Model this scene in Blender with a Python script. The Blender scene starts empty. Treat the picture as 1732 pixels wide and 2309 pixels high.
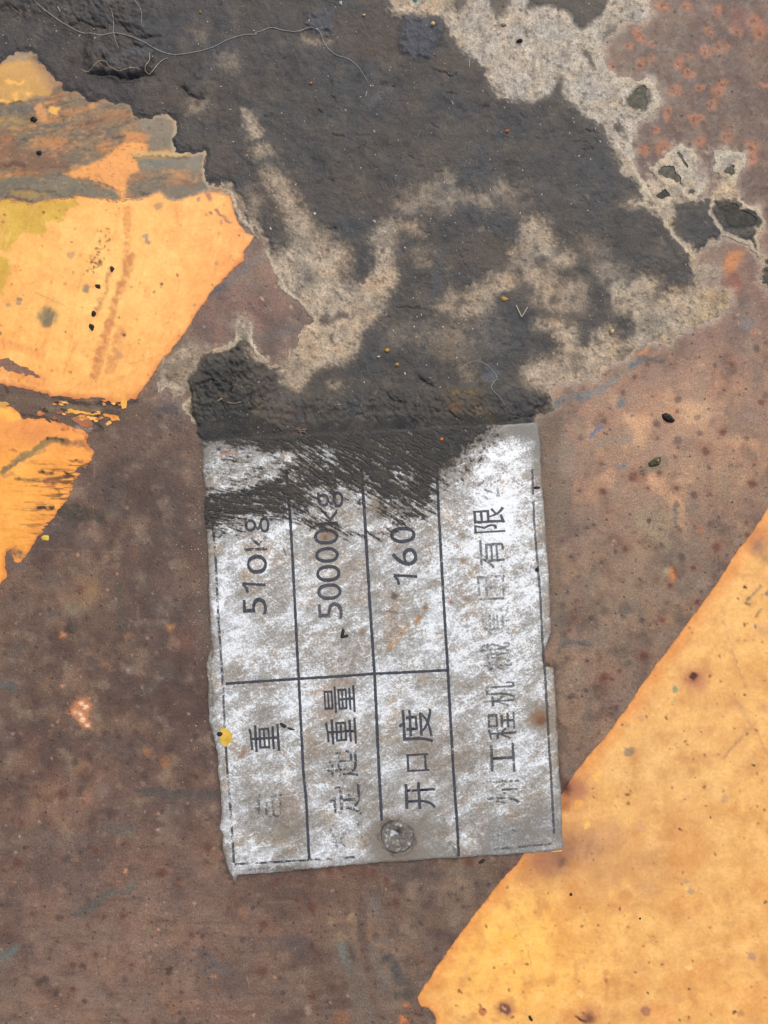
# A worn aluminium nameplate riveted to a rusty, muddy, orange-striped steel face (close-up, about 173 x 231 mm).
import bpy, math, random
import numpy as np

sc = bpy.context.scene
C = sc.collection
MM = 0.001

# ------------------------------------------------------------------ camera
cam_d = bpy.data.cameras.new("camera")
cam = bpy.data.objects.new("camera", cam_d)
C.objects.link(cam)
cam_d.sensor_fit = 'VERTICAL'
cam_d.sensor_height = 36.0
cam_d.lens = 26.0
cam_d.clip_start = 0.01
cam_d.clip_end = 50.0
cam.location = (0, 0, 0.11545 * 26.0 / 18.0)
cam.rotation_euler = (0, 0, 0)
sc.camera = cam

# ------------------------------------------------------------------ overcast daylight
SUN_EL, SUN_AZ = 56.0, 20.0          # light comes from the top of the picture, a little to the right
w = bpy.data.worlds.new("World")
sc.world = w
w.use_nodes = True
nt = w.node_tree
bg = nt.nodes["Background"]
sky = nt.nodes.new("ShaderNodeTexSky")
sky.sky_type = 'NISHITA'
sky.sun_disc = False
sky.sun_elevation = math.radians(SUN_EL)
sky.sun_rotation = math.radians(SUN_AZ)
sky.air_density = 1.0
sky.dust_density = 6.0
sky.ozone_density = 0.6
nt.links.new(sky.outputs[0], bg.inputs[0])
bg.inputs[1].default_value = 0.10
sd = bpy.data.lights.new("sun", 'SUN')
sd.energy = 1.5
sd.angle = math.radians(25)
sd.color = (1.0, 0.985, 0.955)
sun = bpy.data.objects.new("sun", sd)
C.objects.link(sun)
sun.rotation_euler = (math.radians(90 - SUN_EL), 0, math.radians(180 - SUN_AZ))
sun.location = (0.1, 0.3, 0.5)
sc.view_settings.view_transform = 'Standard'
sc.view_settings.look = 'None'
sc.view_settings.gamma = 1.0
sc.view_settings.exposure = 0.50
sc.view_settings.use_curve_mapping = False

# ------------------------------------------------------------------ numpy helpers
K = 0.80                                  # photo brightness -> surface albedo


def lin(c):
    c = np.asarray(c, float) / 255.0
    return np.where(c <= 0.04045, c / 12.92, ((c + 0.055) / 1.055) ** 2.4) * K


rngG = np.random.default_rng(11)
_ang = rngG.random((8, 256, 256)) * 2 * math.pi
_gx = np.cos(_ang).astype(np.float32)
_gy = np.sin(_ang).astype(np.float32)


def perlin(x, y, s):
    s = s % 8
    xi = np.floor(x).astype(np.int32)
    yi = np.floor(y).astype(np.int32)
    xf = (x - xi).astype(np.float32)
    yf = (y - yi).astype(np.float32)
    x0 = xi & 255
    x1 = (xi + 1) & 255
    y0 = yi & 255
    y1 = (yi + 1) & 255
    gx, gy = _gx[s], _gy[s]
    u = xf * xf * xf * (xf * (xf * 6 - 15) + 10)
    v = yf * yf * yf * (yf * (yf * 6 - 15) + 10)
    a = gx[x0, y0] * xf + gy[x0, y0] * yf
    b = gx[x1, y0] * (xf - 1) + gy[x1, y0] * yf
    c = gx[x0, y1] * xf + gy[x0, y1] * (yf - 1)
    d = gx[x1, y1] * (xf - 1) + gy[x1, y1] * (yf - 1)
    return (a + u * (b - a) + v * (c + u * (d - c) - (a + u * (b - a)))) * 1.5


def fbm(x, y, scale, oct=4, seed=0, gain=0.5):
    x = x / scale + seed * 17.31
    y = y / scale + seed * 9.77
    r = 0
    a = 1.0
    t = 0
    for i in range(oct):
        r = r + a * perlin(x, y, seed + i)
        t += a
        a *= gain
        x = x * 2.03 + 5.1
        y = y * 2.03 + 3.7
    return r / t * 1.5


def ss(a, b, x):
    t = np.clip((x - a) / (b - a), 0, 1)
    return t * t * (3 - 2 * t)


TO = {'A1': (0, 0), 'A2': (566, 0), 'A3': (1132, 0), 'B1': (0, 570), 'B2': (566, 570), 'B3': (1132, 570),
      'C1': (0, 1140), 'C2': (566, 1140), 'C3': (1132, 1140), 'D1': (0, 1709), 'D2': (566, 1709), 'D3': (1132, 1709)}


def P(tile, s):
    """points measured in an enlarged tile of the photograph -> photograph pixels"""
    ox, oy = TO[tile]
    return [(ox + float(a.split(',')[0]) * 0.36166, oy + float(a.split(',')[1]) * 0.36166) for a in s.split()]


def N(s):
    return [(float(a.split(',')[0]), float(a.split(',')[1])) for a in s.split()]


def poly_sd(x, y, poly):
    """signed distance, positive inside"""
    p = np.array(poly, float)
    q = np.roll(p, -1, 0)
    d = np.full(x.shape, 1e12)
    ins = np.zeros(x.shape, bool)
    for (ax, ay), (bx, by) in zip(p, q):
        ex, ey = bx - ax, by - ay
        l = ex * ex + ey * ey
        if l < 1e-9:
            continue
        t = np.clip(((x - ax) * ex + (y - ay) * ey) / l, 0, 1)
        d = np.minimum(d, (x - ax - t * ex) ** 2 + (y - ay - t * ey) ** 2)
        cr = (ay > y) != (by > y)
        if ey != 0:
            ins ^= cr & (x < ex * (y - ay) / ey + ax)
    d = np.sqrt(d)
    return np.where(ins, d, -d)


def line_d(x, y, pts):
    d = np.full(x.shape, 1e12)
    for (ax, ay), (bx, by) in zip(pts[:-1], pts[1:]):
        ex, ey = bx - ax, by - ay
        l = max(ex * ex + ey * ey, 1e-9)
        t = np.clip(((x - ax) * ex + (y - ay) * ey) / l, 0, 1)
        d = np.minimum(d, (x - ax - t * ex) ** 2 + (y - ay - t * ey) ** 2)
    return np.sqrt(d)


class Canvas:
    """a grid of points in photograph pixels carrying an albedo that is painted layer by layer"""

    def __init__(s, xs, ys, col):
        s.nx, s.ny = len(xs), len(ys)
        X, Y = np.meshgrid(xs, ys)
        s.X, s.Y = X.ravel(), Y.ravel()
        s.C = np.tile(lin(col), (len(s.X), 1))
        s.w1 = fbm(s.X, s.Y, 46, 4, 1)
        s.w2 = fbm(s.X, s.Y, 46, 4, 2)
        s.f1 = fbm(s.X, s.Y, 13, 3, 3)
        s.f2 = fbm(s.X, s.Y, 13, 3, 4)

    def box(s, pts, pad):
        a = np.array(pts)
        lo, hi = a.min(0) - pad, a.max(0) + pad
        return np.nonzero((s.X > lo[0]) & (s.X < hi[0]) & (s.Y > lo[1]) & (s.Y < hi[1]))[0]

    def xy(s, i, wob, fine):
        return s.X[i] + s.w1[i] * wob + s.f1[i] * fine, s.Y[i] + s.w2[i] * wob + s.f2[i] * fine

    def sd(s, poly, wob=6, fine=2, pad=120):
        out = np.full(s.X.shape, -float(pad))
        i = s.box(poly, pad)
        x, y = s.xy(i, wob, fine)
        out[i] = np.maximum(poly_sd(x, y, poly), -pad)
        return out

    def mix(s, i, col, m):
        m = m[:, None]
        s.C[i] = s.C[i] * (1 - m) + lin(col) * m

    def fill(s, poly, col, soft=6, amt=1.0, wob=6, fine=3, tex=0.0):
        i = s.box(poly, soft * 2 + wob * 2)
        if not len(i):
            return
        x, y = s.xy(i, wob, fine)
        m = ss(-soft, soft, poly_sd(x, y, poly)) * amt
        if tex:
            m = np.clip(m * (1 + tex * (s.f1[i] + s.f2[i])), 0, 1)
        s.mix(i, col, m)

    def stroke(s, pts, width, col, soft=4, amt=1.0, wob=4, fine=3, tex=0.0):
        i = s.box(pts, width + soft * 2 + wob * 2)
        if not len(i):
            return
        x, y = s.xy(i, wob, fine)
        m = ss(soft, -soft, line_d(x, y, pts) - width * 0.5) * amt
        if tex:
            m = np.clip(m * (1 + tex * (s.f1[i] + s.f2[i])), 0, 1)
        s.mix(i, col, m)

    def spot(s, cx, cy, r, col, amt=1.0, soft=None, wob=3, fine=3, asp=1.0, rot=0.0):
        soft = r * 0.6 if soft is None else soft
        i = s.box([(cx, cy)], r * max(asp, 1) + soft * 2 + 8)
        if not len(i):
            return
        x, y = s.xy(i, wob, fine)
        c_, s_ = math.cos(rot), math.sin(rot)
        u = (x - cx) * c_ + (y - cy) * s_
        v = -(x - cx) * s_ + (y - cy) * c_
        m = ss(soft, -soft, np.hypot(u / asp, v) - r) * amt
        s.mix(i, col, m)

    def var(s, f, col, amt):
        """blend towards a colour by a 0..1 field"""
        s.mix(slice(None), col, np.clip(f, 0, 1) * amt)


def mesh_from(name, V, T, mat, cols=None, extra=None, smooth=True, parent=None):
    me = bpy.data.meshes.new(name)
    V = np.ascontiguousarray(V, np.float32)
    T = np.ascontiguousarray(T, np.int32)
    me.vertices.add(len(V))
    me.vertices.foreach_set("co", V.ravel())
    me.loops.add(T.size)
    me.loops.foreach_set("vertex_index", T.ravel())
    me.polygons.add(len(T))
    me.polygons.foreach_set("loop_start", np.arange(0, T.size, T.shape[1], dtype=np.int32))
    me.update(calc_edges=True)
    me.polygons.foreach_set("use_smooth", np.full(len(T), smooth))
    if cols is not None:
        a = me.attributes.new("Col", 'FLOAT_COLOR', 'POINT')
        a.data.foreach_set("color", np.c_[np.clip(cols, 0, 1), np.ones(len(V))].astype(np.float32).ravel())
    if extra is not None:
        for k, v in extra.items():
            a = me.attributes.new(k, 'FLOAT', 'POINT')
            a.data.foreach_set("value", np.asarray(v, np.float32))
    me.materials.append(mat)
    me.validate()
    o = bpy.data.objects.new(name, me)
    C.objects.link(o)
    if parent is not None:
        o.parent = parent
    return o


def grid_tris(nx, ny):
    i = np.arange(nx * ny).reshape(ny, nx)
    a, b, c, d = i[:-1, :-1].ravel(), i[:-1, 1:].ravel(), i[1:, 1:].ravel(), i[1:, :-1].ravel()
    # rows run down the picture (y decreasing), so this order faces up
    return np.concatenate([np.c_[a, d, c], np.c_[a, c, b]])


def clip_grid(cv, f, data, skirt=None):
    """keep the part of a grid where f > 0, cut exactly along f = 0; data = per-vertex columns (x, y, z, ...)
       skirt = z of the lower edge of a side wall"""
    T = grid_tris(cv.nx, cv.ny)
    pos = f > 0
    n = pos[T].sum(1)
    keep = T[n == 3]
    tris = [keep]
    cut1, cut2 = T[n == 1], T[n == 2]
    rows, keys = [], []

    def roll(Tc, want):
        p = pos[Tc]
        k = np.argmax(p == want, axis=1)
        r = np.arange(len(Tc))
        return np.c_[Tc[r, k], Tc[r, (k + 1) % 3], Tc[r, (k + 2) % 3]]

    c1 = roll(cut1, True)
    c2 = roll(cut2, False)
    nV = len(f)
    E = np.concatenate([c1[:, [0, 1]], c1[:, [0, 2]], c2[:, [0, 1]], c2[:, [0, 2]]])
    Es = np.sort(E, 1)
    key = Es[:, 0].astype(np.int64) * nV + Es[:, 1]
    uk, inv = np.unique(key, return_inverse=True)
    a, b = uk // nV, uk % nV
    t = f[a] / (f[a] - f[b])
    nd = data[a] * (1 - t[:, None]) + data[b] * t[:, None]
    inv = inv + nV
    k1, k2 = len(c1), len(c2)
    p01, p02, q01, q02 = inv[:k1], inv[k1:2 * k1], inv[2 * k1:2 * k1 + k2], inv[2 * k1 + k2:]
    tris.append(np.c_[c1[:, 0], p01, p02])
    tris.append(np.c_[q01, c2[:, 1], c2[:, 2]])
    tris.append(np.c_[q01, c2[:, 2], q02])
    T = np.concatenate(tris)
    D = np.concatenate([data, nd])
    used = np.zeros(len(D), bool)
    used[T.ravel()] = True
    re = np.cumsum(used) - 1
    D = D[used]
    T = re[T]
    if skirt is not None:
        e = np.concatenate([T[:, [0, 1]], T[:, [1, 2]], T[:, [2, 0]]])
        es = np.sort(e, 1)
        kk = es[:, 0].astype(np.int64) * len(D) + es[:, 1]
        u, idx, cnt = np.unique(kk, return_index=True, return_counts=True)
        be = e[idx[cnt == 1]]
        bv = np.unique(be.ravel())
        top = D[bv].copy()
        low = D[bv].copy()
        low[:, 2] = skirt
        n0 = len(D)
        mt = np.full(n0, -1)
        mt[bv] = np.arange(len(bv))
        A, B = n0 + mt[be[:, 0]], n0 + mt[be[:, 1]]
        m = len(bv)
        D = np.concatenate([D, top, low])
        T = np.concatenate([T, np.c_[B, A, A + m], np.c_[B, A + m, B + m]])
    return D, T


def wx(px):
    return (np.asarray(px, float) - 866.0) * 0.1 * MM


def wy(py):
    return (1154.5 - np.asarray(py, float)) * 0.1 * MM


def steel_z(px, py):
    """gentle unevenness of the steel face, in mm"""
    return 0.10 * fbm(px, py, 420, 2, 5) + 0.035 * fbm(px, py, 60, 3, 6)


def tag(o, label=None, cat=None, group=None, kind=None):
    if label:
        o["label"] = label
    if cat:
        o["category"] = cat
    if group:
        o["group"] = group
    if kind:
        o["kind"] = kind
    return o


# ------------------------------------------------------------------ materials
class NB:
    def __init__(s, name):
        s.m = bpy.data.materials.new(name)
        s.m.use_nodes = True
        s.t = s.m.node_tree
        s.b = s.t.nodes["Principled BSDF"]
        s.out = s.t.nodes["Material Output"]
        s.tc = s.t.nodes.new("ShaderNodeTexCoord")

    def n(s, typ, **kw):
        o = s.t.nodes.new(typ)
        for k, v in kw.items():
            setattr(o, k, v)
        return o

    def l(s, a, b):
        s.t.links.new(a, b)

    def attr(s, name):
        return s.n("ShaderNodeAttribute", attribute_name=name)

    def noise(s, mm, detail=4, rough=0.55, vec=None, dist=0.0):
        o = s.n("ShaderNodeTexNoise")
        o.inputs["Scale"].default_value = 1000.0 / mm
        o.inputs["Detail"].default_value = detail
        o.inputs["Roughness"].default_value = rough
        o.inputs["Distortion"].default_value = dist
        s.l(vec if vec is not None else s.tc.outputs["Object"], o.inputs["Vector"])
        return o.outputs["Fac"]

    def ramp(s, fac, stops):
        r = s.n("ShaderNodeValToRGB")
        e = r.color_ramp.elements
        while len(e) < len(stops):
            e.new(0.5)
        for q, (p, c) in zip(e, stops):
            q.position = p
            q.color = (c, c, c, 1) if np.isscalar(c) else (*c, 1)
        s.l(fac, r.inputs[0])
        return r.outputs[0]

    def math(s, op, a, b=None, c=None, clamp=False):
        o = s.n("ShaderNodeMath", operation=op, use_clamp=clamp)
        for i, v in enumerate((a, b, c)):
            if v is None:
                continue
            if hasattr(v, "links"):
                s.l(v, o.inputs[i])
            else:
                o.inputs[i].default_value = v
        return o.outputs[0]

    def mixc(s, fac, a, b, blend='MIX'):
        o = s.n("ShaderNodeMix", data_type='RGBA', blend_type=blend)
        for k, v in ((0, fac), (6, a), (7, b)):
            if hasattr(v, "links"):
                s.l(v, o.inputs[k])
            elif k == 0:
                o.inputs[k].default_value = v
            else:
                o.inputs[k].default_value = (*v, 1)
        return o.outputs[2]

    def bump(s, hgt, strength, dist_mm, normal=None):
        o = s.n("ShaderNodeBump")
        o.inputs["Strength"].default_value = strength
        o.inputs["Distance"].default_value = dist_mm * MM
        s.l(hgt, o.inputs["Height"])
        if normal is not None:
            s.l(normal, o.inputs["Normal"])
        return o.outputs[0]

    def done(s, col, rough, normal=None, spec=0.4, metal=0.0):
        if hasattr(col, "links"):
            s.l(col, s.b.inputs["Base Color"])
        else:
            s.b.inputs["Base Color"].default_value = (*col, 1)
        if hasattr(rough, "links"):
            s.l(rough, s.b.inputs["Roughness"])
        else:
            s.b.inputs["Roughness"].default_value = rough
        s.b.inputs["Specular IOR Level"].default_value = spec
        if hasattr(metal, "links"):
            s.l(metal, s.b.inputs["Metallic"])
        else:
            s.b.inputs["Metallic"].default_value = metal
        if normal is not None:
            s.l(normal, s.b.inputs["Normal"])
        return s.m


def mul_var(b, col, fac):
    """multiply colour by a grey field"""
    return b.mixc(1.0, col, fac, 'MULTIPLY')


def m_steel():
    b = NB("rusty_steel")
    col = b.attr("Col").outputs["Color"]
    n1 = b.noise(3.2, 6, 0.62)
    n2 = b.noise(0.55, 4, 0.6)
    n3 = b.noise(9.0, 4, 0.6)
    n4 = b.noise(0.30, 3, 0.65)
    col = mul_var(b, col, b.ramp(n1, [(0.36, 0.89), (0.64, 1.11)]))
    col = mul_var(b, col, b.ramp(n2, [(0.36, 0.88), (0.64, 1.14)]))
    col = mul_var(b, col, b.ramp(n4, [(0.37, 0.74), (0.63, 1.27)]))
    red = b.ramp(n3, [(0.45, 0.0), (0.62, 0.6)])
    col = b.mixc(red, col, b.mixc(1.0, col, (1.12, 0.97, 0.88), 'MULTIPLY'))
    # tiny dark pits of corrosion
    v = b.n("ShaderNodeTexVoronoi")
    v.inputs["Scale"].default_value = 1000 / 2.4
    b.l(b.tc.outputs["Object"], v.inputs["Vector"])
    pit = b.math('MULTIPLY', b.ramp(v.outputs["Distance"], [(0.05, 1.0), (0.17, 0.0)]), b.ramp(b.noise(14, 3), [(0.40, 0.0), (0.54, 0.80)]))
    col = b.mixc(pit, col, (0.045, 0.026, 0.018))
    # pale mineral flecks
    v2 = b.n("ShaderNodeTexVoronoi")
    v2.inputs["Scale"].default_value = 1000 / 2.1
    b.l(b.tc.outputs["Object"], v2.inputs["Vector"])
    fl = b.math('MULTIPLY', b.ramp(v2.outputs["Distance"], [(0.03, 0.8), (0.085, 0.0)]), b.ramp(b.noise(18, 3), [(0.52, 0.0), (0.62, 1.0)]))
    col = b.mixc(fl, col, (0.42, 0.36, 0.31))
    h = b.math('ADD', b.math('MULTIPLY', n2, 0.5), n1)
    h = b.math('SUBTRACT', h, b.math('MULTIPLY', pit, 0.8))
    nr = b.bump(h, 0.75, 0.18)
    nr = b.bump(b.noise(0.28, 3, 0.7), 0.35, 0.05, nr)
    rg = b.ramp(n1, [(0.3, 0.42), (0.7, 0.66)])
    return b.done(col, rg, nr, 0.35)


def m_paint():
    b = NB("orange_paint")
    col = b.attr("Col").outputs["Color"]
    n1 = b.noise(5.5, 5, 0.6)
    n2 = b.noise(0.7, 4, 0.6)
    col = mul_var(b, col, b.ramp(n1, [(0.36, (0.91, 0.88, 0.86)), (0.64, (1.05, 1.07, 1.09))]))
    col = mul_var(b, col, b.ramp(n2, [(0.36, 0.93), (0.64, 1.06)]))
    col = mul_var(b, col, b.ramp(b.noise(1.9, 5, 0.65), [(0.36, (0.96, 0.93, 0.90)), (0.64, (1.02, 1.04, 1.06))]))
    v = b.n("ShaderNodeTexVoronoi")
    v.inputs["Scale"].default_value = 1000 / 3.0
    b.l(b.tc.outputs["Object"], v.inputs["Vector"])
    sp = b.math('MULTIPLY', b.ramp(v.outputs["Distance"], [(0.03, 1.0), (0.075, 0.0)]), b.ramp(b.noise(12, 3), [(0.5, 0.0), (0.6, 0.85)]))
    col = b.mixc(sp, col, (0.09, 0.05, 0.02))
    nr = b.bump(b.math('ADD', n1, b.math('MULTIPLY', n2, 0.3)), 0.35, 0.10)
    return b.done(col, b.ramp(n1, [(0.3, 0.38), (0.7, 0.55)]), nr, 0.4)


def m_mud(thin=False):
    b = NB("thin_mud" if thin else "caked_mud")
    if thin:
        b.l(b.attr("cover").outputs["Fac"], b.b.inputs["Alpha"])
    col = b.attr("Col").outputs["Color"]
    n1 = b.noise(2.4, 6, 0.65)
    n2 = b.noise(0.45, 5, 0.65)
    n3 = b.noise(11, 4, 0.6)
    n4 = b.noise(0.30, 3, 0.65)
    col = mul_var(b, col, b.ramp(n1, [(0.36, 0.80), (0.64, 1.20)]))
    col = mul_var(b, col, b.ramp(n2, [(0.36, 0.82), (0.64, 1.20)]))
    col = mul_var(b, col, b.ramp(n4, [(0.36, 0.84), (0.64, 1.17)]))
    col = mul_var(b, col, b.ramp(n3, [(0.38, (0.93, 0.97, 1.02)), (0.62, (1.05, 1.0, 0.95))]))
    v = b.n("ShaderNodeTexVoronoi")
    v.inputs["Scale"].default_value = 1000 / 2.6
    b.l(b.tc.outputs["Object"], v.inputs["Vector"])
    pit = b.math('MULTIPLY', b.ramp(v.outputs["Distance"], [(0.06, 1.0), (0.16, 0.0)]), b.ramp(b.noise(9, 3), [(0.5, 0.0), (0.62, 0.7)]))
    col = b.mixc(pit, col, (0.03, 0.028, 0.024))
    h = b.math('ADD', n1, b.math('MULTIPLY', n2, 0.6))
    h = b.math('SUBTRACT', h, b.math('MULTIPLY', pit, 0.6))
    nr = b.bump(h, 0.95, 0.32)
    nr = b.bump(b.noise(0.25, 3, 0.7), 0.6, 0.06, nr)
    return b.done(col, b.ramp(n1, [(0.36, 0.48), (0.64, 0.85)]), nr, 0.35)


def m_plate():
    b = NB("weathered_aluminium")
    col = b.attr("Col").outputs["Color"]
    wh = b.attr("white").outputs["Fac"]
    mp = b.n("ShaderNodeMapping")
    mp.vector_type = 'TEXTURE'
    mp.inputs["Rotation"].default_value = (0, 0, math.radians(26))
    mp.inputs["Scale"].default_value = (3.0, 1.0, 1.0)
    b.l(b.tc.outputs["Object"], mp.inputs["Vector"])
    an = b.noise(0.9, 6, 0.70, mp.outputs[0], 0.4)
    iso = b.noise(0.40, 5, 0.76)
    mid = b.noise(1.15, 6, 0.72)
    big = b.noise(5.0, 5, 0.62)
    f = b.math('ADD', b.math('MULTIPLY', an, 0.30), b.math('MULTIPLY', iso, 0.75))
    f = b.math('ADD', f, b.math('MULTIPLY', b.math('SUBTRACT', mid, 0.5), 0.55))
    for rot, mm in ((27, 0.42), (4, 0.36), (-38, 0.5)):      # fine scratches
        m2 = b.n("ShaderNodeMapping")
        m2.vector_type = 'TEXTURE'
        m2.inputs["Rotation"].default_value = (0, 0, math.radians(rot))
        m2.inputs["Scale"].default_value = (14.0, 1.0, 1.0)
        b.l(b.tc.outputs["Object"], m2.inputs["Vector"])
        sc_ = b.ramp(b.noise(mm, 3, 0.6, m2.outputs[0]), [(0.58, 0.0), (0.70, 1.0)])
        f = b.math('ADD', f, b.math('MULTIPLY', sc_, 0.10))
    f = b.math('ADD', f, 0.175)
    f = b.math('ADD', f, b.math('MULTIPLY', big, 0.30))
    f = b.math('ADD', f, b.math('MULTIPLY', wh, 0.34))          # mean .85 + white * .34

    def rng(lo, hi):
        o = b.n("ShaderNodeMapRange")
        o.inputs[1].default_value = lo
        o.inputs[2].default_value = hi
        b.l(f, o.inputs[0])
        return o.outputs[0]
    spk = rng(0.94, 1.06)
    dirty = b.math('MULTIPLY', rng(0.90, 0.76), 0.70)
    col = mul_var(b, col, b.ramp(iso, [(0.36, 0.84), (0.64, 1.14)]))
    col = b.mixc(dirty, col, b.mixc(1.0, col, (0.50, 0.46, 0.40), 'MULTIPLY'))
    col = b.mixc(b.math('MULTIPLY', spk, 0.85), col, (0.68, 0.72, 0.745))
    # black pin-prick grime
    v = b.n("ShaderNodeTexVoronoi")
    v.inputs["Scale"].default_value = 1000 / 2.4
    b.l(b.tc.outputs["Object"], v.inputs["Vector"])
    pk = b.math('MULTIPLY', b.ramp(v.outputs["Distance"], [(0.04, 1.0), (0.10, 0.0)]), b.ramp(b.noise(7, 3), [(0.52, 0.0), (0.6, 0.8)]))
    col = b.mixc(pk, col, (0.06, 0.055, 0.05))
    nr = b.bump(b.math('ADD', an, iso), 0.12, 0.06)
    return b.done(col, b.ramp(iso, [(0.3, 0.60), (0.7, 0.42)]), nr, 0.5, b.math('MULTIPLY', spk, 0.12))


def m_print():
    b = NB("worn_black_print")
    wear = b.attr("wear").outputs["Fac"]
    fade = b.attr("fade").outputs["Fac"]
    n = b.math('ADD', b.math('MULTIPLY', b.noise(1.8, 5, 0.65), 0.6), b.math('MULTIPLY', b.noise(0.5, 4, 0.7), 0.4))
    mr = b.n("ShaderNodeMapRange", interpolation_type='SMOOTHSTEP')
    b.l(n, mr.inputs[0])
    b.l(b.math('SUBTRACT', wear, 0.05), mr.inputs[1])
    b.l(b.math('ADD', wear, 0.05), mr.inputs[2])
    al = b.math('MULTIPLY', mr.outputs[0], b.math('SUBTRACT', 1.0, fade))
    b.l(al, b.b.inputs["Alpha"])
    col = b.ramp(b.noise(0.6, 4), [(0.3, (0.020, 0.023, 0.032)), (0.7, (0.062, 0.068, 0.085))])
    return b.done(col, 0.55, None, 0.3)


def m_plain(name, c, rough=0.7, var=0.35, mm=0.5, spec=0.3, bump=0.4, sat=None):
    b = NB(name)
    n = b.noise(mm, 5, 0.65)
    col = lin(c)
    r = b.ramp(n, [(0.28, tuple(np.clip(col * (1 - var), 0, 1))), (0.72, tuple(np.clip(col * (1 + var), 0, 1)))])
    return b.done(r, rough, b.bump(n, bump, 0.12), spec)


M_SMEAR = m_mud(True)
M_STEEL, M_PAINT, M_MUD, M_PLATE, M_PRINT = m_steel(), m_paint(), m_mud(), m_plate(), m_print()

# ------------------------------------------------------------------ the steel face
def axis(lo, hi, step, far):
    mid = np.arange(lo, hi + step, step)
    g, x, s = [], hi + step, step
    while x < hi + far:
        s *= 1.25
        x += s
        g.append(x)
    g = np.array(g)
    return np.concatenate([(lo - (g - hi))[::-1], mid, g])


POLY_MUD = (N('-320,-320 1467,-320 1465,0') + P('A3', '930,60 900,130 800,135 720,165 665,230 625,300 640,350 650,420 700,470 760,490 870,508 940,498 988,570 988,640 930,722 860,752 832,830 805,885 822,945 790,1000 805,1060 832,1108 872,1148 930,1118 950,1050 1000,1000 1060,960 1090,908 1130,898 1180,940 1212,1010 1222,1060 1272,1100 1292,1150 1262,1192 1222,1202 1160,1250 1090,1245 1300,1238 1330,1200 1345,1178 1370,1110 1330,1050 1345,1000 1310,930 1380,958 1500,958 1512,1030 1470,1100 1425,1182 1470,1200 1475,1250 1540,1290 1610,1320 1632,1390 1602,1450 1588,1490 1622,1590 1602,1600 1570,1552 1530,1512 1450,1492 1380,1458 1340,1500 1220,1560 1192,1595')
            + P('B3', '1192,120 1240,90 1340,80 1330,130 1220,160 1225,185 1300,195 1390,232 1436,270 1420,312 1340,402 1230,452 1130,482 1050,562 930,560 835,602 762,660 622,702 600,782 480,792 330,842 302,862 300,920 310,960 270,990 225,1000')
            + N('1205,985 1150,1020 500,1040 462,1000') + P('B1', '1232,1160 1226,1100 1210,1050 1170,1010 1140,972 1150,950 1180,905 1180,835 1150,860 1120,882 1086,902 1080,850 1040,840 1012,885 985,892 985,790 1000,730 1030,662 1090,622 1190,590 1260,622 1332,602 1400,582 1480,542 1460,430 1480,386 1560,430 1555,530 1576,600 1640,650')
            + P('B2', '30,640 100,672 132,692 180,682 262,690 242,652 234,602 290,582 300,530 320,462 390,452 386,400 350,350 310,312 250,262 186,202 150,100 100,0')
            + N('600,540 582,528 585,515 575,508 555,515 545,500 547,475 535,450 525,436 522,420 500,411 470,408 464,386 466,366 470,345 462,338 440,346 420,338 396,336 396,322 404,296 398,264 372,252 345,268 320,264 306,256 294,232 265,226 235,222 200,224 178,206 146,200 152,180 136,180 120,162 100,146 88,130 72,112 35,116 12,126 -10,138 -320,150'))

POLY_MUD2 = P('B3', '1760,0 1660,18 1630,50 1608,100 1612,160 1630,210 1680,260 1760,280')
POLY_PLATE = N('459,997 560,989 700,980 860,972 1000,965 1120,958 1211,955 1213,980 1217,1022 1221,1094 1227,1163 1231,1230 1237,1321 1240,1380 1242,1424 1236,1438 1228,1456 1222,1470 1221,1487 1230,1503 1248,1505 1249,1540 1251,1574 1257,1664 1260,1740 1264,1800 1268,1883 1269,1914 1200,1920 1132,1926 1050,1930 964,1934 819,1945 674,1959 600,1966 536,1971 530,1987 521,1969 510,1944 504,1908 503,1880 495,1864 499,1850 502,1828 499,1800 497,1774 495,1745 493,1709 488,1682 481,1646 473,1621 470,1580 471,1540 467,1502 470,1480 478,1462 479,1447 476,1410 474,1375 473,1300 470,1230 465,1176 462,1140 466,1112 459,1058')
cv = Canvas(axis(-30, 1762, 3.0, 900), axis(-30, 2340, 3.0, 900), (108, 90, 80))
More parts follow.
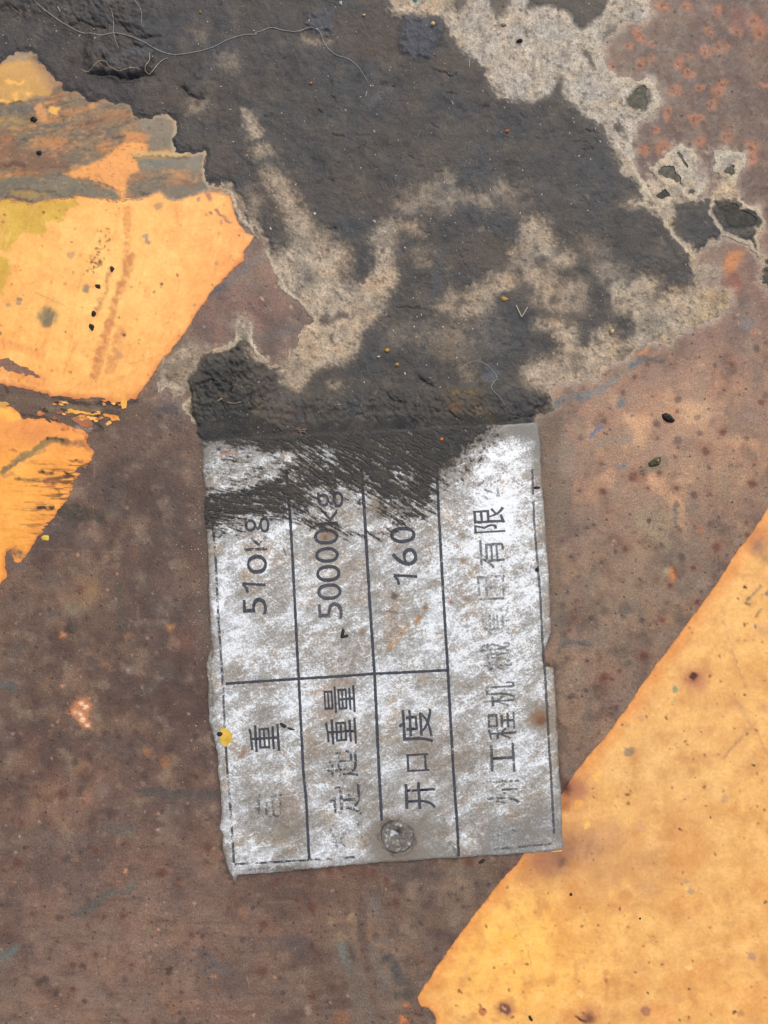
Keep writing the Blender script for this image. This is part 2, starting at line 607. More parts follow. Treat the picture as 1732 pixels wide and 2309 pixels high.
# broad tone of the old brown primer
for x, y, r, c, a in [
    (640, 1985, 70, (78, 50, 40), .8), (790, 1975, 70, (76, 48, 38), .8), (1090, 1960, 50, (80, 52, 38), .8), (200, 1380, 230, (98, 80, 70), .8), (330, 1130, 210, (84, 71, 65), .85), (160, 1560, 260, (92, 77, 69), .7),
    (390, 1560, 200, (84, 70, 64), .75), (130, 1750, 200, (103, 82, 72), .7), (380, 1800, 180, (94, 79, 73), .7),
    (250, 2050, 300, (110, 90, 80), .8), (250, 2260, 320, (116, 99, 88), .8), (620, 2240, 260, (106, 90, 80), .8),
    (830, 2150, 220, (104, 93, 82), .8), (1050, 1990, 140, (110, 97, 82), .8), (640, 2010, 170, (92, 74, 66), .6),
    (1400, 1000, 260, (136, 110, 94), .9), (1610, 930, 230, (142, 112, 92), .85), (1560, 1080, 230, (138, 112, 90), .75),
    (1640, 760, 170, (122, 98, 86), .8), (1330, 1160, 150, (112, 93, 84), .8), (1600, 1180, 170, (108, 91, 80), .75),
    (1400, 1350, 260, (125, 107, 90), .9), (1300, 1550, 220, (120, 103, 89), .9), (1560, 1300, 150, (110, 97, 84), .7),
    (1560, 300, 300, (96, 76, 69), 1), (1680, 100, 220, (98, 76, 68), .9), (1500, 380, 140, (90, 72, 70), .8), (1650, 420, 160, (96, 74, 66), .9),
    (1480, 80, 120, (118, 102, 88), .7), (560, 640, 170, (116, 93, 86), .9), (330, 900, 130, (98, 82, 74), .8),
    (1700, 560, 120, (124, 96, 82), .7), (120, 930, 150, (104, 86, 76), .7)]:
    cv.spot(x, y, r * .62, c, min(1, a * 1.1), r * .6, 60, 8)
# blotches at three sizes
n = fbm(cv.X, cv.Y, 150, 5, 7)
cv.var(ss(0.05, 0.6, n), (126, 104, 84), .55)
cv.var(ss(0.08, 0.6, -n), (80, 71, 69), .55)
n = fbm(cv.X, cv.Y, 55, 5, 12)
calm = ss(1850, 2000, cv.Y) * ss(950, 750, cv.X)
cv.var(ss(0.1, 0.65, n) * (1 - .6 * calm), (126, 111, 96), .5)
cv.var(ss(0.12, 0.65, -n) * (1 - .6 * calm), (84, 68, 62), .5)
n = fbm(cv.X, cv.Y, 75, 5, 16)
cv.var(ss(0.2, 0.7, n) * (1 - .6 * calm), (96, 92, 86), .5)
cv.var(calm, (116, 97, 87), .3)
n = fbm(cv.X, cv.Y, 22, 4, 14)
cv.var(ss(0.3, 0.8, n), (136, 116, 100), .3)
cv.var(ss(0.3, 0.8, -n), (70, 58, 54), .3)
# warm mottling right of the nameplate
z = np.exp(-(((cv.X - 1540) / 260) ** 2 + ((cv.Y - 1010) / 170) ** 2))
n = fbm(cv.X, cv.Y, 90, 4, 21)
cv.var(z * ss(0.0, 0.7, n), (176, 143, 108), .85)
cv.var(z * ss(0.1, 0.7, -n), (122, 98, 94), .55)
cv.var(z, (150, 124, 100), .4)
n = fbm(cv.X, cv.Y, 110, 4, 23)
cv.var(ss(.2, .7, n) * ss(900, 1200, cv.Y) * ss(1500, 1250, cv.Y) * ss(1180, 1350, cv.X), (130, 122, 100), .5)
# streaky wipe marks across the lower left
n = fbm(cv.X * 0.12, cv.Y + cv.X * 0.04, 16, 3, 9)
cv.var(ss(.2, .8, n) * ss(1900, 2050, cv.Y) * ss(950, 700, cv.X), (124, 102, 90), .4)
cv.var(ss(.2, .8, -n) * ss(1900, 2050, cv.Y) * ss(950, 700, cv.X), (88, 72, 64), .35)

urz = ss(1330, 1450, cv.X) * ss(600, 470, cv.Y)
cv.var(urz * (.7 + .4 * fbm(cv.X, cv.Y, 50, 4, 28)), (90, 72, 63), .7)
cv.var(urz * ss(.1, .6, fbm(cv.X, cv.Y, 26, 4, 29)), (122, 106, 92), .5)
cv.var(urz * ss(.2, .7, fbm(cv.X, cv.Y, 12, 3, 30)), (70, 50, 44), .5)
# local contrast of the corroded face, and long dark stains
lum_ = cv.C.mean(1)
cv.C *= np.clip((lum_ / lum_.mean()), .4, 2.2)[:, None] ** .45
n = fbm(cv.X * .5, cv.Y, 120, 5, 18)
cv.var(ss(.15, .7, n) * ss(1300, 1100, cv.X), (74, 58, 52), .55)
n = fbm(cv.X * .25, cv.Y, 26, 4, 19)
cv.var(ss(.3, .9, n) * ss(1850, 1980, cv.Y), (84, 64, 55), .5)
random.seed(5)
# pale and ochre patches, left field
for t, s in [('C1', '560,520,85,138,112,82,.7 450,640,60,118,116,98,.8 540,640,50,120,112,94,.6 400,810,32,196,140,96,.8 800,800,30,150,112,82,.6 1065,760,26,176,128,74,.8 '
             '920,1530,34,158,116,78,.7 1030,1610,40,150,108,70,.6 280,1110,70,124,106,86,.6 60,1120,50,86,88,84,.7 660,1000,40,140,104,80,.6 '
             '810,1040,22,150,142,140,.8 990,1075,18,126,112,106,.7 900,1125,14,150,138,130,.6 300,1300,50,118,94,76,.5 150,1600,90,122,98,76,.5 1150,830,90,112,82,72,.5 '
             '650,340,24,140,116,98,.6 905,300,24,112,104,98,.6 820,710,20,150,132,116,.5 830,300,70,104,76,62,.4 600,700,80,112,98,82,.5'),
            ('D1', '500,60,40,132,104,76,.6 545,250,42,148,106,92,.7 500,200,30,76,54,46,.6 660,200,50,112,100,98,.6 890,150,24,130,116,112,.7 350,280,18,150,138,136,.6 '
             '420,480,40,126,112,100,.6 480,640,40,138,112,88,.6 775,708,18,202,156,110,.9 1000,680,26,140,112,90,.6 380,890,20,150,124,112,.6 920,800,14,160,130,112,.6 '
             '915,970,24,130,112,96,.6 990,1058,12,190,150,118,.8 1410,1095,12,170,136,118,.7 430,1080,45,124,104,94,.5 600,1120,16,146,128,120,.6 1520,960,40,134,104,82,.6 '
             '350,1420,14,150,136,128,.6 20,1250,60,104,108,98,.6 930,1250,12,150,136,128,.6 1075,1550,40,138,106,82,.5 830,1510,34,98,70,54,.5 650,1490,40,120,110,100,.5'),
            ('D2', '320,1430,26,146,126,112,.6 345,1570,26,150,130,116,.7 500,1020,36,142,126,98,.7 620,990,36,146,128,96,.7 560,1120,40,140,124,100,.7 660,1040,26,128,116,92,.7 '
             '740,1110,40,132,106,84,.6 265,1195,14,150,138,132,.7 600,800,140,96,80,68,.5 980,1540,24,190,116,72,.8 950,1640,30,204,124,66,.8 570,1630,60,136,84,54,.6 700,1600,50,126,84,60,.5 '
             '1130,1000,90,112,94,76,.5 250,1450,40,118,96,86,.6')]:
    for q in s.split():
        v = [float(k) for k in q.split(',')]
        (x, y), = P(t, f'{v[0]},{v[1]}')
        cv.spot(x, y, v[2] * .36 * .7, v[3:6], v[6], v[2] * .36 * .7, 10, 5)
# dark corrosion spots: scattered at random, plus the ones that can be picked out
for k in range(700):
    while True:
        x, y = random.uniform(0, 1732), random.uniform(700, 2309)
        if y > 1100 or x > 1230:
            break
    r = random.choice([2, 2.2, 2.5, 3, 3, 3.5, 4, 5, 6, 8])
    cv.spot(x, y, r, random.choice([(74, 60, 54), (66, 53, 47), (80, 66, 60), (70, 61, 57)]), random.uniform(.45, .85), r * .45, 2, 2, random.uniform(1, 1.5), random.uniform(0, 3))
RED, DRK = (92, 64, 53), (70, 60, 55)
RST = (92, 55, 42)
for t, c, s in [('B3', RST, '1435,690,24 640,1045,24 755,870,24 830,775,20 1270,1235,36 1375,1120,26 820,1400,36 880,1370,28 630,1490,32 910,1470,15 1090,1465,18 1560,1440,36 1620,935,24 985,1370,24 1450,160,36 1100,1215,14 1080,1275,14 1570,1325,15 670,970,10 1085,990,12 970,1160,12 480,1480,12 625,1315,12 1645,560,18 900,690,24 640,760,18'),
                ('C3', RST, '1075,410,26 1050,500,24 880,940,36 1000,715,24 630,1075,34 685,1085,15 1220,600,24 1530,180,20 1530,105,16 1340,260,36 770,275,24 450,700,20 1190,390,24 730,1030,18 420,780,16'),
                ('C3', DRK, '870,715,22 405,535,16 380,620,18 530,975,14 520,1155,16 620,355,16 430,320,14 860,460,11 1350,70,14 710,1255,18 420,1200,13 575,125,11 530,140,11 990,145,10 1240,540,14 1400,310,12 370,690,12 560,700,24 370,220,16'),
                ('D2', RED, '160,760,22 380,790,24 490,710,36 560,690,30 700,700,44 760,710,28 640,730,24 1360,650,36 290,890,18 300,940,16 840,760,20 250,990,18 380,930,40 990,890,14 900,900,34 440,1270,16 160,1255,12 70,1330,40 200,1320,16 690,1200,20 380,1490,26 1070,1270,14'),
                ('D2', DRK, '1405,780,18 1480,790,18 1230,850,12 1290,885,13 1320,810,12 1125,720,16 860,910,10 145,1000,9 190,1000,9 480,1525,14 820,1620,18 1050,1605,14 540,1515,10'),
                ('D1', RED, '135,405,24 240,235,18 85,220,16 600,575,24 770,535,18 1110,765,20 1010,715,40 1300,560,44 1200,455,14 1190,1100,24 650,985,20 765,990,24 550,1045,14 600,1220,20 455,1290,26 310,1250,16 820,1290,18 455,1440,22 95,1605,16 700,1475,14 780,1640,14 960,1640,20 1130,1465,16 100,1380,18 200,970,18 110,650,36 1385,1225,14 1430,935,14 1650,1320,24 390,230,50 20,700,22 1640,1040,30 360,1150,18'),
                ('C1', DRK, '1045,95,16 1085,95,11 1050,270,13 265,280,14 905,300,18 1095,585,18 225,885,18 960,320,16 890,780,22 850,1560,14 1100,1340,10 870,360,20 690,230,18 1130,460,14 880,1460,14 90,580,16 770,755,12 1010,870,16 100,1400,14 980,1590,10'),
                ('B1', DRK, '1275,470,10 1565,325,12 990,1020,24 795,1290,12 600,1405,14 790,1555,18 980,1340,11 1070,1390,14 910,1580,14')]:
    for q in s.split():
        v = [float(k) for k in q.split(',')]
        (x, y), = P(t, f'{v[0]},{v[1]}')
        r = v[2] * .36
        cv.spot(x, y, r * 1.7, (124, 92, 76) if c is RST else (106, 82, 70) if c is RED else (90, 79, 73), .40, r * 1.3, 4, 3)
        cv.spot(x, y, r * .75, c, .85, r * .4, 3, 2)
# pinpoint flecks of bare metal and rust
for k in range(260):
    x, y = random.uniform(0, 1732), random.uniform(600, 2309)
    cv.spot(x, y, random.uniform(1.5, 3.2), random.choice([(170, 150, 135), (182, 140, 110), (150, 140, 138)]), random.uniform(.5, .9), 1.6, 1, 2, random.uniform(1, 1.8), random.uniform(0, 3))
# orange rust blooms, upper right
for q in ('1150,45,32 1000,30,36 860,215,44 885,240,30 790,290,30 935,280,26 855,400,36 935,385,30 680,405,38 1110,395,40 1165,465,32 1280,320,42 1355,290,38 1400,310,30 1075,560,42 1235,540,28 '
          '1345,570,40 1310,650,38 1380,530,34 1040,700,38 1045,740,24 1190,745,36 1225,735,24 950,810,24 885,940,36 1000,920,46 1230,875,42 1395,855,42 1560,910,44 1550,985,46 1600,190,60 1570,130,44 1340,70,36 1460,190,36 1290,200,28 1440,1615,40 1640,520,26 1440,1160,22 1170,345,20').split():
    v = [float(k) for k in q.split(',')]
    (x, y), = P('A3', f'{v[0]},{v[1]}')
    r = v[2] * .36
    cv.spot(x, y, r * .8, random.choice([(156, 106, 74), (160, 108, 76), (150, 100, 70), (146, 104, 78)]), random.uniform(.75, .95), r * .55, 9, 5, random.uniform(1, 1.4), random.uniform(0, 3))
    cv.spot(x + random.uniform(-3, 3), y + random.uniform(-3, 3), r * .38, (128, 78, 54), .55, r * .35, 6, 4)
    for j in range(random.choice([1, 2, 3])):
        cv.spot(x + random.uniform(-.4, .4) * r, y + random.uniform(-.4, .4) * r, r * .20, (78, 42, 30), .9, 1.6, 3, 3)
cv.spot(*P('A3', '1480,120')[0], 26, (112, 62, 46), .6, 20)
cv.spot(*P('B3', '860,600')[0], 11, (176, 106, 50), .95, 5, 5, 3, 1.6, .1)
cv.spot(*P('B3', '845,612')[0], 6, (96, 54, 30), .9, 4)
cv.spot(*P('B3', '1570,490')[0], 9, (172, 116, 86), .8, 6)
cv.spot(*P('B3', '1440,60')[0], 14, (182, 122, 72), .8, 8, 4, 3, 2.2, -.9)
cv.spot(*P('B3', '1450,190')[0], 14, (124, 76, 56), .8, 10, 5, 4, 1.7, 1.2)
cv.spot(*P('C3', '1240,150')[0], 8, (160, 106, 76), .8, 5)
cv.spot(*P('C3', '1060,430')[0], 8, (184, 120, 64), .9, 5, 4, 3, 1.8, 1.3)
cv.spot(*P('C3', '1030,410')[0], 9, (146, 138, 112), .8, 5)
cv.spot(*P('B3', '630,720')[0], 7, (190, 160, 110), .8, 5)
# blue and grey scuffs of rubbed-off paint
BLU = (92, 100, 106)
for t, s, wd, c, a in [
    ('B3', '330,940 440,890 520,910', 16, (92, 98, 102), .85), ('B3', '520,900 600,870 720,790', 13, (112, 118, 118), .75), ('B3', '715,960 765,915', 12, (100, 106, 112), .8),
    ('B3', '560,1145 625,1080', 8, (82, 106, 134), .9), ('B3', '800,715 870,665', 13, (86, 96, 102), .85), ('B3', '860,650 1000,680', 10, (76, 72, 66), .8),
    ('B3', '1310,285 1350,240', 8, (104, 112, 128), .7), ('B3', '730,1345 760,1320', 7, (92, 106, 118), .85), ('B3', '1100,500 1140,470', 10, (112, 120, 134), .7),
    ('B3', '600,1180 780,1160', 22, (122, 120, 108), .5), ('B3', '1500,440 1560,460', 24, (116, 112, 114), .6), ('B3', '900,1340 1000,1300', 26, (112, 104, 90), .6),
    ('B3', '1080,1580 1090,1650', 6, (86, 104, 106), .7), ('C3', '1090,30 1080,120', 7, (84, 98, 100), .7), ('C3', '340,905 380,860 440,848 550,872', 12, (88, 86, 84), .85),
    ('C3', '720,1300 780,1270', 6, (96, 104, 110), .6), ('C3', '1080,120 1110,150', 8, (70, 62, 56), .6),
    ('D1', '490,970 640,870 720,830', 18, (84, 87, 80), .8), ('D1', '700,860 840,800', 16, (96, 96, 90), .65), ('D1', '1220,1190 1330,1270 1430,1335', 7, (80, 86, 92), .75), ('D1', '1340,1270 1280,1350', 10, (90, 88, 92), .6),
    ('D1', '0,1240 100,1195', 16, (92, 106, 104), .75), ('D1', '880,215 1080,225 1330,230', 20, (78, 74, 72), .75), ('D1', '640,430 840,440', 22, (90, 84, 80), .6),
    ('C1', '730,500 745,640 770,760', 14, (80, 78, 68), .7), ('C1', '390,40 620,60', 34, (66, 62, 54), .85), ('C1', '640,100 560,30', 20, (70, 62, 56), .6), ('C1', '0,1110 60,1140', 18, (84, 88, 86), .7),
    ('D2', '600,1180 660,1400 720,1640', 44, (104, 97, 88), .7), ('D2', '870,1250 930,1390', 22, (76, 76, 76), .8), ('D2', '700,930 690,1080 720,1190', 22, (86, 76, 72), .7), ('D2', '770,870 790,960', 10, (96, 96, 98), .7),
    ('D2', '780,1130 850,1150', 12, (84, 90, 92), .6), ('D2', '560,1180 600,1300', 18, (104, 112, 106), .6), ('D2', '600,1150 640,1260', 14, (82, 72, 66), .7), ('D2', '130,1140 330,1150', 26, (88, 80, 78), .6), ('D2', '280,1200 340,1230', 22, (86, 78, 80), .6), ('D2', '760,1200 840,1420', 26, (108, 102, 96), .6), ('D2', '900,1480 1000,1470', 18, (76, 74, 66), .6),
    ('B1', '1659,10 1540,95 1400,200', 9, (104, 102, 102), .85), ('B1', '1400,205 1310,265', 12, (80, 80, 84), .85), ('B2', '165,520 230,485 310,465', 8, (92, 92, 94), .8), ('B2', '0,60 90,10', 9, (106, 104, 104), .8),
    ('B1', '800,960 950,985 1140,975', 22, (86, 78, 76), .8), ('B1', '850,935 1150,930', 10, (92, 82, 82), .6)]:
    cv.stroke(P(t, s), wd, c, 5, a, 6, 4, .5)
for t, s in [('C1', '170,268 420,275 700,290'), ('D1', '910,960 940,1400'), ('C3', '370,350 385,490'), ('C1', '580,0 590,100'), ('B1', '590,1280 585,1440'), ('D1', '1120,1040 1500,1060'), ('B3', '1520,840 1500,960'), ('D2', '850,1140 1040,1120')]:
    cv.stroke(P(t, s), 1.4, (138, 122, 108), 1.6, .45, 1, 1)
# bright rubbed flake of bare metal, left field
cv.fill(P('C1', '420,1290 480,1210 530,1200 575,1235 560,1310 572,1385 520,1385 470,1320'), (190, 132, 92), 8, .85, 5, 4)
for q in '505,1240,24 535,1260,18 500,1300,22 520,1340,20 545,1370,14 470,1290,12'.split():
    v = [float(k) for k in q.split(',')]
    cv.spot(*P('C1', f'{v[0]},{v[1]}')[0], v[2] * .25, (238, 208, 180), .85, 3, 3, 4)  # white highlights on the flake, put into its colour
# torn, gouged band between the two orange pieces
cv.fill(P('B1', '-200,800 60,835 250,870 420,905 690,935 820,935 1000,960 960,1010 760,1060 640,1110 560,1130 480,1090 260,1030 130,1020 60,940 -200,930'), (94, 78, 66), 7, .85, 5, 4, .3)
for s, wd, c in [('40,850 70,900', 9, (50, 42, 36)), ('320,905 420,920 560,945', 6, (48, 40, 34)), ('610,945 690,940 760,955', 11, (44, 38, 36)), ('800,935 850,930', 12, (52, 46, 46)), ('-20,935 60,960', 6, (58, 46, 34)),
                 ('130,1010 200,1020 270,1030 340,1045', 5, (56, 44, 40)), ('400,985 500,1010', 5, (62, 48, 40)), ('570,1040 600,1070 640,1100', 7, (50, 40, 38)), ('640,990 740,1000', 10, (70, 58, 46)), ('560,1110 640,1110', 5, (62, 50, 46)),
                 ('420,965 620,985', 12, (116, 100, 74)), ('480,1090 560,1100', 9, (128, 120, 114)), ('60,900 280,940', 16, (104, 88, 74)), ('300,960 420,990', 14, (108, 96, 84)), ('1000,975 1140,975', 10, (78, 72, 76))]:
    cv.stroke(P('B1', s), wd, c, 3, .85, 4, 3, .4)
cv.fill(P('B1', '-100,665 60,655 110,700 180,720 220,750 270,785 200,775 120,755 40,735 -100,710'), (128, 98, 82), 4, .9, 4, 3, .3)
# rust stains around the lower corner of the nameplate
cv.spot(1280, 1776, 16, (66, 38, 26), .85, 14, 5, 4, 1.6, 1.4)
cv.spot(1268, 1830, 16, (122, 72, 40), .6, 16, 4, 4, 2.2, 1.5)
cv.fill(P('C3', '355,1330 410,1390 420,1480 370,1560 345,1500'), (92, 78, 70), 3, .7, 3, 3)
cv.fill(P('B3', '200,980 310,960 372,1080 400,1120 452,1212 402,1330 440,1450 430,1560 400,1640 380,1740 200,1740'), (112, 99, 86), 8, .85, 9, 5, .3)
cv.fill(P('B3', '380,1120 470,1195 440,1300 430,1420 380,1380 360,1230'), (136, 123, 106), 9, .6, 9, 6, .4)
cv.fill(P('B3', '240,1000 340,990 370,1100 320,1240 260,1260'), (92, 78, 68), 10, .6, 9, 6, .4)
dp_ = cv.sd(POLY_PLATE, 3, 3, 60)
cv.var(ss(-13, -2, dp_ + cv.f1 * 5) * (.45 + .55 * ss(-.3, .4, fbm(cv.X, cv.Y, 34, 3, 24))), (62, 53, 46), .8)
# thin dirt lying along the nameplate
cv.stroke(N('455,1010 455,1150 462,1300 470,1450'), 44, (88, 78, 70), 12, .55, 6, 6)
cv.stroke(N('1236,1050 1244,1200 1250,1330 1262,1430'), 34, (104, 92, 80), 12, .6, 8, 6)

dm = np.maximum(cv.sd(POLY_MUD, 10, 6, 90), cv.sd(POLY_MUD2, 6, 4, 90))
pr = ss(1000, 1250, cv.X) * ss(1000, 860, cv.Y)
pl_ = ss(300, 420, cv.X) * ss(760, 560, cv.X) * ss(500, 560, cv.Y) * ss(980, 900, cv.Y)
film = ss(-26, 3, dm + cv.f1 * 9 + cv.w2 * 8) ** 1.7 * (pr * .75 + pl_ * .40) * (1 - .5 * ss(0, .7, fbm(cv.X, cv.Y, 30, 4, 27)))
cv.var(film, (166, 154, 140), 1.0)
sz = steel_z(cv.X, cv.Y) + 0.02 * cv.f1
# small corrosion pits
dark = lin((84, 66, 58)).mean() - cv.C.mean(1)
sz = sz - np.clip(dark, 0, .03) * 1.8
V = np.c_[wx(cv.X), wy(cv.Y), sz * MM]
g_ = cv.C.mean(1)[:, None]
cv.C = cv.C * np.array([1.05, 1.0, .95])
steel = mesh_from("steel_surface", V, grid_tris(cv.nx, cv.ny), M_STEEL, cv.C)
tag(steel, "flat brown rusted steel face that carries the nameplate, paint and mud", "steel", kind="structure")
del V


# ------------------------------------------------------------------ orange paint: thin sheets on the steel
def cut_paint(name, poly, holes, painter, step=3.0, thick=0.10, wob=3, fine=2, label=None, fray=None, tint=(1.0, .965, .90)):
    a = np.array(poly)
    xs = np.arange(a[:, 0].min() - 12, a[:, 0].max() + 12, step)
    ys = np.arange(a[:, 1].min() - 12, a[:, 1].max() + 12, step)
    c = Canvas(xs, ys, (248, 180, 98))
    f = c.sd(poly, wob, fine)
    for h in holes:
        f = np.minimum(f, -c.sd(h, 4, 4))
    painter(c)
    c.C = np.clip(c.C * np.array(tint), 0, .86)
    if fray is not None:
        f = fray(c, f)
    z = steel_z(c.X, c.Y) + thick + 0.01 * c.f1
    D, T = clip_grid(c, f, np.c_[wx(c.X), wy(c.Y), z * MM, c.C], skirt=-0.15 * MM)
    o = mesh_from(name, D[:, :3], T, M_PAINT, D[:, 3:6], parent=steel)
    if label:
        o["label"] = label
    return o


def paint_main(c):
    n = fbm(c.X, c.Y, 110, 4, 31)
    c.var(ss(-.2, .6, n), (253, 194, 112), .7)
    c.var(ss(330, 560, c.X + (c.Y - 600) * .55), (244, 160, 82), .85)
    c.var(ss(800, 930, c.Y) * .8, (240, 166, 88), .7)
    c.var(np.exp(-((c.X - 250) / 170.) ** 2 - ((c.Y - 640) / 190.) ** 2), (255, 202, 120), .7)
    n = fbm(c.X, c.Y, 40, 4, 33)
    c.var(ss(.2, .8, n), (255, 204, 126), .35)
    c.var(ss(.25, .8, -n), (236, 164, 88), .5)
    for s, col, a in [('-80,1230 210,1255 410,1240 475,1215 485,1290 410,1300 405,1390 360,1365 290,1380 300,1430 270,1470 190,1450 130,1470 90,1540 40,1570 -80,1560', (206, 172, 66), .9),
                      ('-60,1600 30,1600 60,1659 40,1700 -60,1700', (204, 170, 62), .85)]:
        c.fill(P('A1', s), col, 3, a, 7, 6)
    c.fill(P('A1', '-80,1300 40,1290 60,1400 30,1500 -80,1500'), (224, 176, 92), 14, .5)
    c.fill(P('B1', '-60,20 50,30 70,130 30,200 20,260 -60,250'), (208, 174, 70), 4, .8, 6, 5)
    c.fill(P('B1', '230,30 280,10 290,40 240,70'), (224, 182, 84), 4, .7)
    # long brownish rub marks running down the stripe
    for t, s, wd, col, a in [('B1', '820,20 790,150 720,300 680,440', 18, (204, 140, 80), .8), ('B1', '680,440 640,600 590,760', 22, (200, 132, 78), .75), ('A1', '790,1300 800,1500 780,1650', 14, (212, 146, 80), .7),
                             ('B1', '690,100 660,240 600,380', 9, (180, 124, 72), .65), ('B1', '300,470 260,640', 12, (228, 160, 84), .55), ('B1', '480,560 400,740', 7, (230, 162, 82), .6), ('B1', '750,500 690,720', 26, (212, 146, 86), .65),
                             ('B1', '860,740 560,860', 7, (226, 158, 84), .45), ('A1', '740,1320 720,1480', 7, (224, 158, 88), .5), ('A1', '1100,1290 1110,1420', 6, (226, 148, 74), .4), ('B1', '1130,480 940,740', 10, (226, 152, 78), .5),
                             ('B1', '30,560 250,640', 20, (232, 158, 88), .6), ('B1', '0,740 260,800', 26, (226, 150, 86), .6), ('B1', '0,800 300,880', 14, (206, 134, 84), .7), ('B1', '420,890 700,920', 12, (226, 154, 84), .6), ('B1', '1520,20 1290,300', 10, (228, 138, 76), .55)]:
        c.stroke(P(t, s), wd, col, 5, a, 4, 4, .6)
    for t, s, wd, col, a in [('B1', '220,250 290,280 410,330', 2.2, (176, 134, 84), .7), ('B1', '800,695 1040,630', 1.6, (196, 140, 80), .7), ('B1', '390,890 510,810', 1.4, (190, 130, 70), .6), ('B1', '470,540 400,760', 1.8, (226, 166, 90), .6),
                             ('B1', '720,250 600,720', 1.8, (204, 146, 80), .55), ('B1', '740,200 690,430', 2, (200, 146, 84), .5), ('B1', '930,520 945,740', 1.3, (220, 160, 90), .5), ('B1', '620,640 560,870', 1.5, (206, 146, 80), .5)]:
        c.stroke(P(t, s), wd, col, 1.5, a, 2, 2)
    # grey spots where mud splashed and dried, bare chips
    for t, s, col, a in [('B1', '300,395,62', (140, 128, 92), .9), ('B1', '300,440,26', (120, 110, 84), .8), ('B1', '310,390,36', (118, 108, 86), .7), ('B1', '540,225,24', (146, 136, 112), .9), ('B1', '120,290,16', (130, 122, 112), .85), ('B1', '115,320,12', (130, 122, 112), .8), ('B1', '55,325,16', (172, 150, 118), .8),
                         ('B1', '620,300,26', (214, 166, 100), .7), ('B1', '340,300,26', (220, 172, 106), .6), ('A1', '915,1475,18', (150, 138, 132), .85), ('A1', '918,1505,14', (130, 118, 112), .8), ('A1', '445,1590,22', (186, 148, 112), .8), ('A1', '1240,1250,14', (150, 124, 118), .85),
                         ('A1', '990,1285,26', (176, 142, 104), .85), ('A1', '1310,1328,12', (150, 106, 84), .85), ('A1', '1040,1500,10', (204, 150, 110), .8), ('A1', '1380,1385,10', (170, 140, 128), .8), ('A1', '1490,1468,9', (150, 110, 96), .8), ('B1', '1350,68,14', (180, 146, 110), .85),
                         ('B1', '1440,20,9', (190, 146, 112), .8), ('B1', '750,640,24', (200, 146, 104), .75), ('B1', '540,640,16', (212, 164, 96), .5), ('B1', '1015,195,11', (90, 46, 24), .95), ('B1', '778,512,9', (70, 44, 30), .95), ('B1', '620,60,14', (130, 90, 56), .8), ('B1', '1215,330,10', (170, 130, 100), .7),
                         ('A1', '670,305,0', (0, 0, 0), 0), ('A1', '668,1310,7', (150, 120, 60), .8), ('A1', '278,1325,7', (90, 74, 40), .9), ('A1', '28,1340,8', (90, 74, 56), .9), ('A1', '620,1640,18', (150, 106, 62), .7), ('B1', '435,748,8', (190, 130, 64), .8), ('B1', '0,498,10', (96, 66, 40), .9)]:
        v = [float(k) for k in s.split(',')]
        if v[2] > 0:
            c.spot(*P(t, f'{v[0]},{v[1]}')[0], v[2] * .36, col, a, max(1.5, v[2] * .12), 3, 3)
    c.stroke(P('A1', '1350,1310 1390,1350 1440,1385'), 7, (150, 106, 92), 3, .85, 3, 4, .4)
    c.stroke(P('A1', '1290,1200 1310,1240'), 10, (146, 104, 90), 4, .8, 3, 3)
    random.seed(8)
    for k in range(150):
        x, y = random.uniform(0, 560), random.uniform(440, 930)
        c.spot(x, y, random.uniform(1, 2.4), random.choice([(120, 78, 40), (176, 116, 60), (150, 100, 56)]), random.uniform(.4, .9), 1.4, 1, 2, random.uniform(1, 2), random.uniform(0, 3))
    for k in range(46):     # grimy speckle trail
        t_ = random.random()
        x = 245 - 42 * t_ + random.gauss(0, 7)
        y = 530 + 80 * t_ + random.gauss(0, 8)
        c.spot(x, y, random.uniform(1, 2.6), (92, 62, 36), random.uniform(.5, .95), 1.3, 1, 2, random.uniform(1, 2), random.uniform(0, 3))
    n = fbm(c.X * 1.0 + c.Y * .28, c.Y * .12, 9, 3, 34)
    c.var(ss(.35, .8, n) * ss(560, 640, c.Y), (226, 156, 82), .4)
    c.var(ss(.3, .8, -n), (255, 206, 128), .35)
    # rusty fringe
    f = c.sd(POLY_MAIN, 3, 2)
    c.var(ss(9, 0, f + c.f1 * 3), (214, 134, 78), .55)
    c.var(ss(26, 0, f + c.w1 * 8) * ss(860, 900, c.Y), (206, 128, 74), .75)
    c.var(ss(3, 0, f), (130, 80, 54), .6)


POLY_MAIN = (P('A1', '-350,1240 0,1240 90,1245 210,1258 340,1242 470,1215 560,1235 700,1240 770,1228 810,1225 850,1242 900,1225 960,1205 990,1195 1030,1222 1080,1237 1200,1220 1290,1190 1390,1188 1440,1220 1452,1270 1468,1340 1500,1400 1535,1452 1582,1470 1550,1530 1522,1570 1520,1630')
             + P('B1', '1490,70 1430,130 1340,220 1295,290 1280,310 1200,420 1130,530 1050,630 990,700 930,800 870,880 840,920 790,930 760,960 690,935 560,920 420,905 310,900 250,870 150,850 60,835 0,820 -350,815'))
HOLE_MAIN = P('B1', '-360,670 0,668 60,655 110,700 180,720 220,750 270,785 200,772 120,752 40,732 0,712 -360,708')
cut_paint("paint_stripe", POLY_MAIN, [HOLE_MAIN], paint_main, 2.5, fray=lambda c, f: f - np.clip(fbm(c.X * .35, c.Y, 9, 4, 36) + .1, 0, 1) * 16 * ss(870, 905, c.Y) * ss(30, 4, f) + fbm(c.X, c.Y, 12, 3, 38) * 2.0, label="bright orange paint with an olive yellow patch and dark smudges, left of the mud")

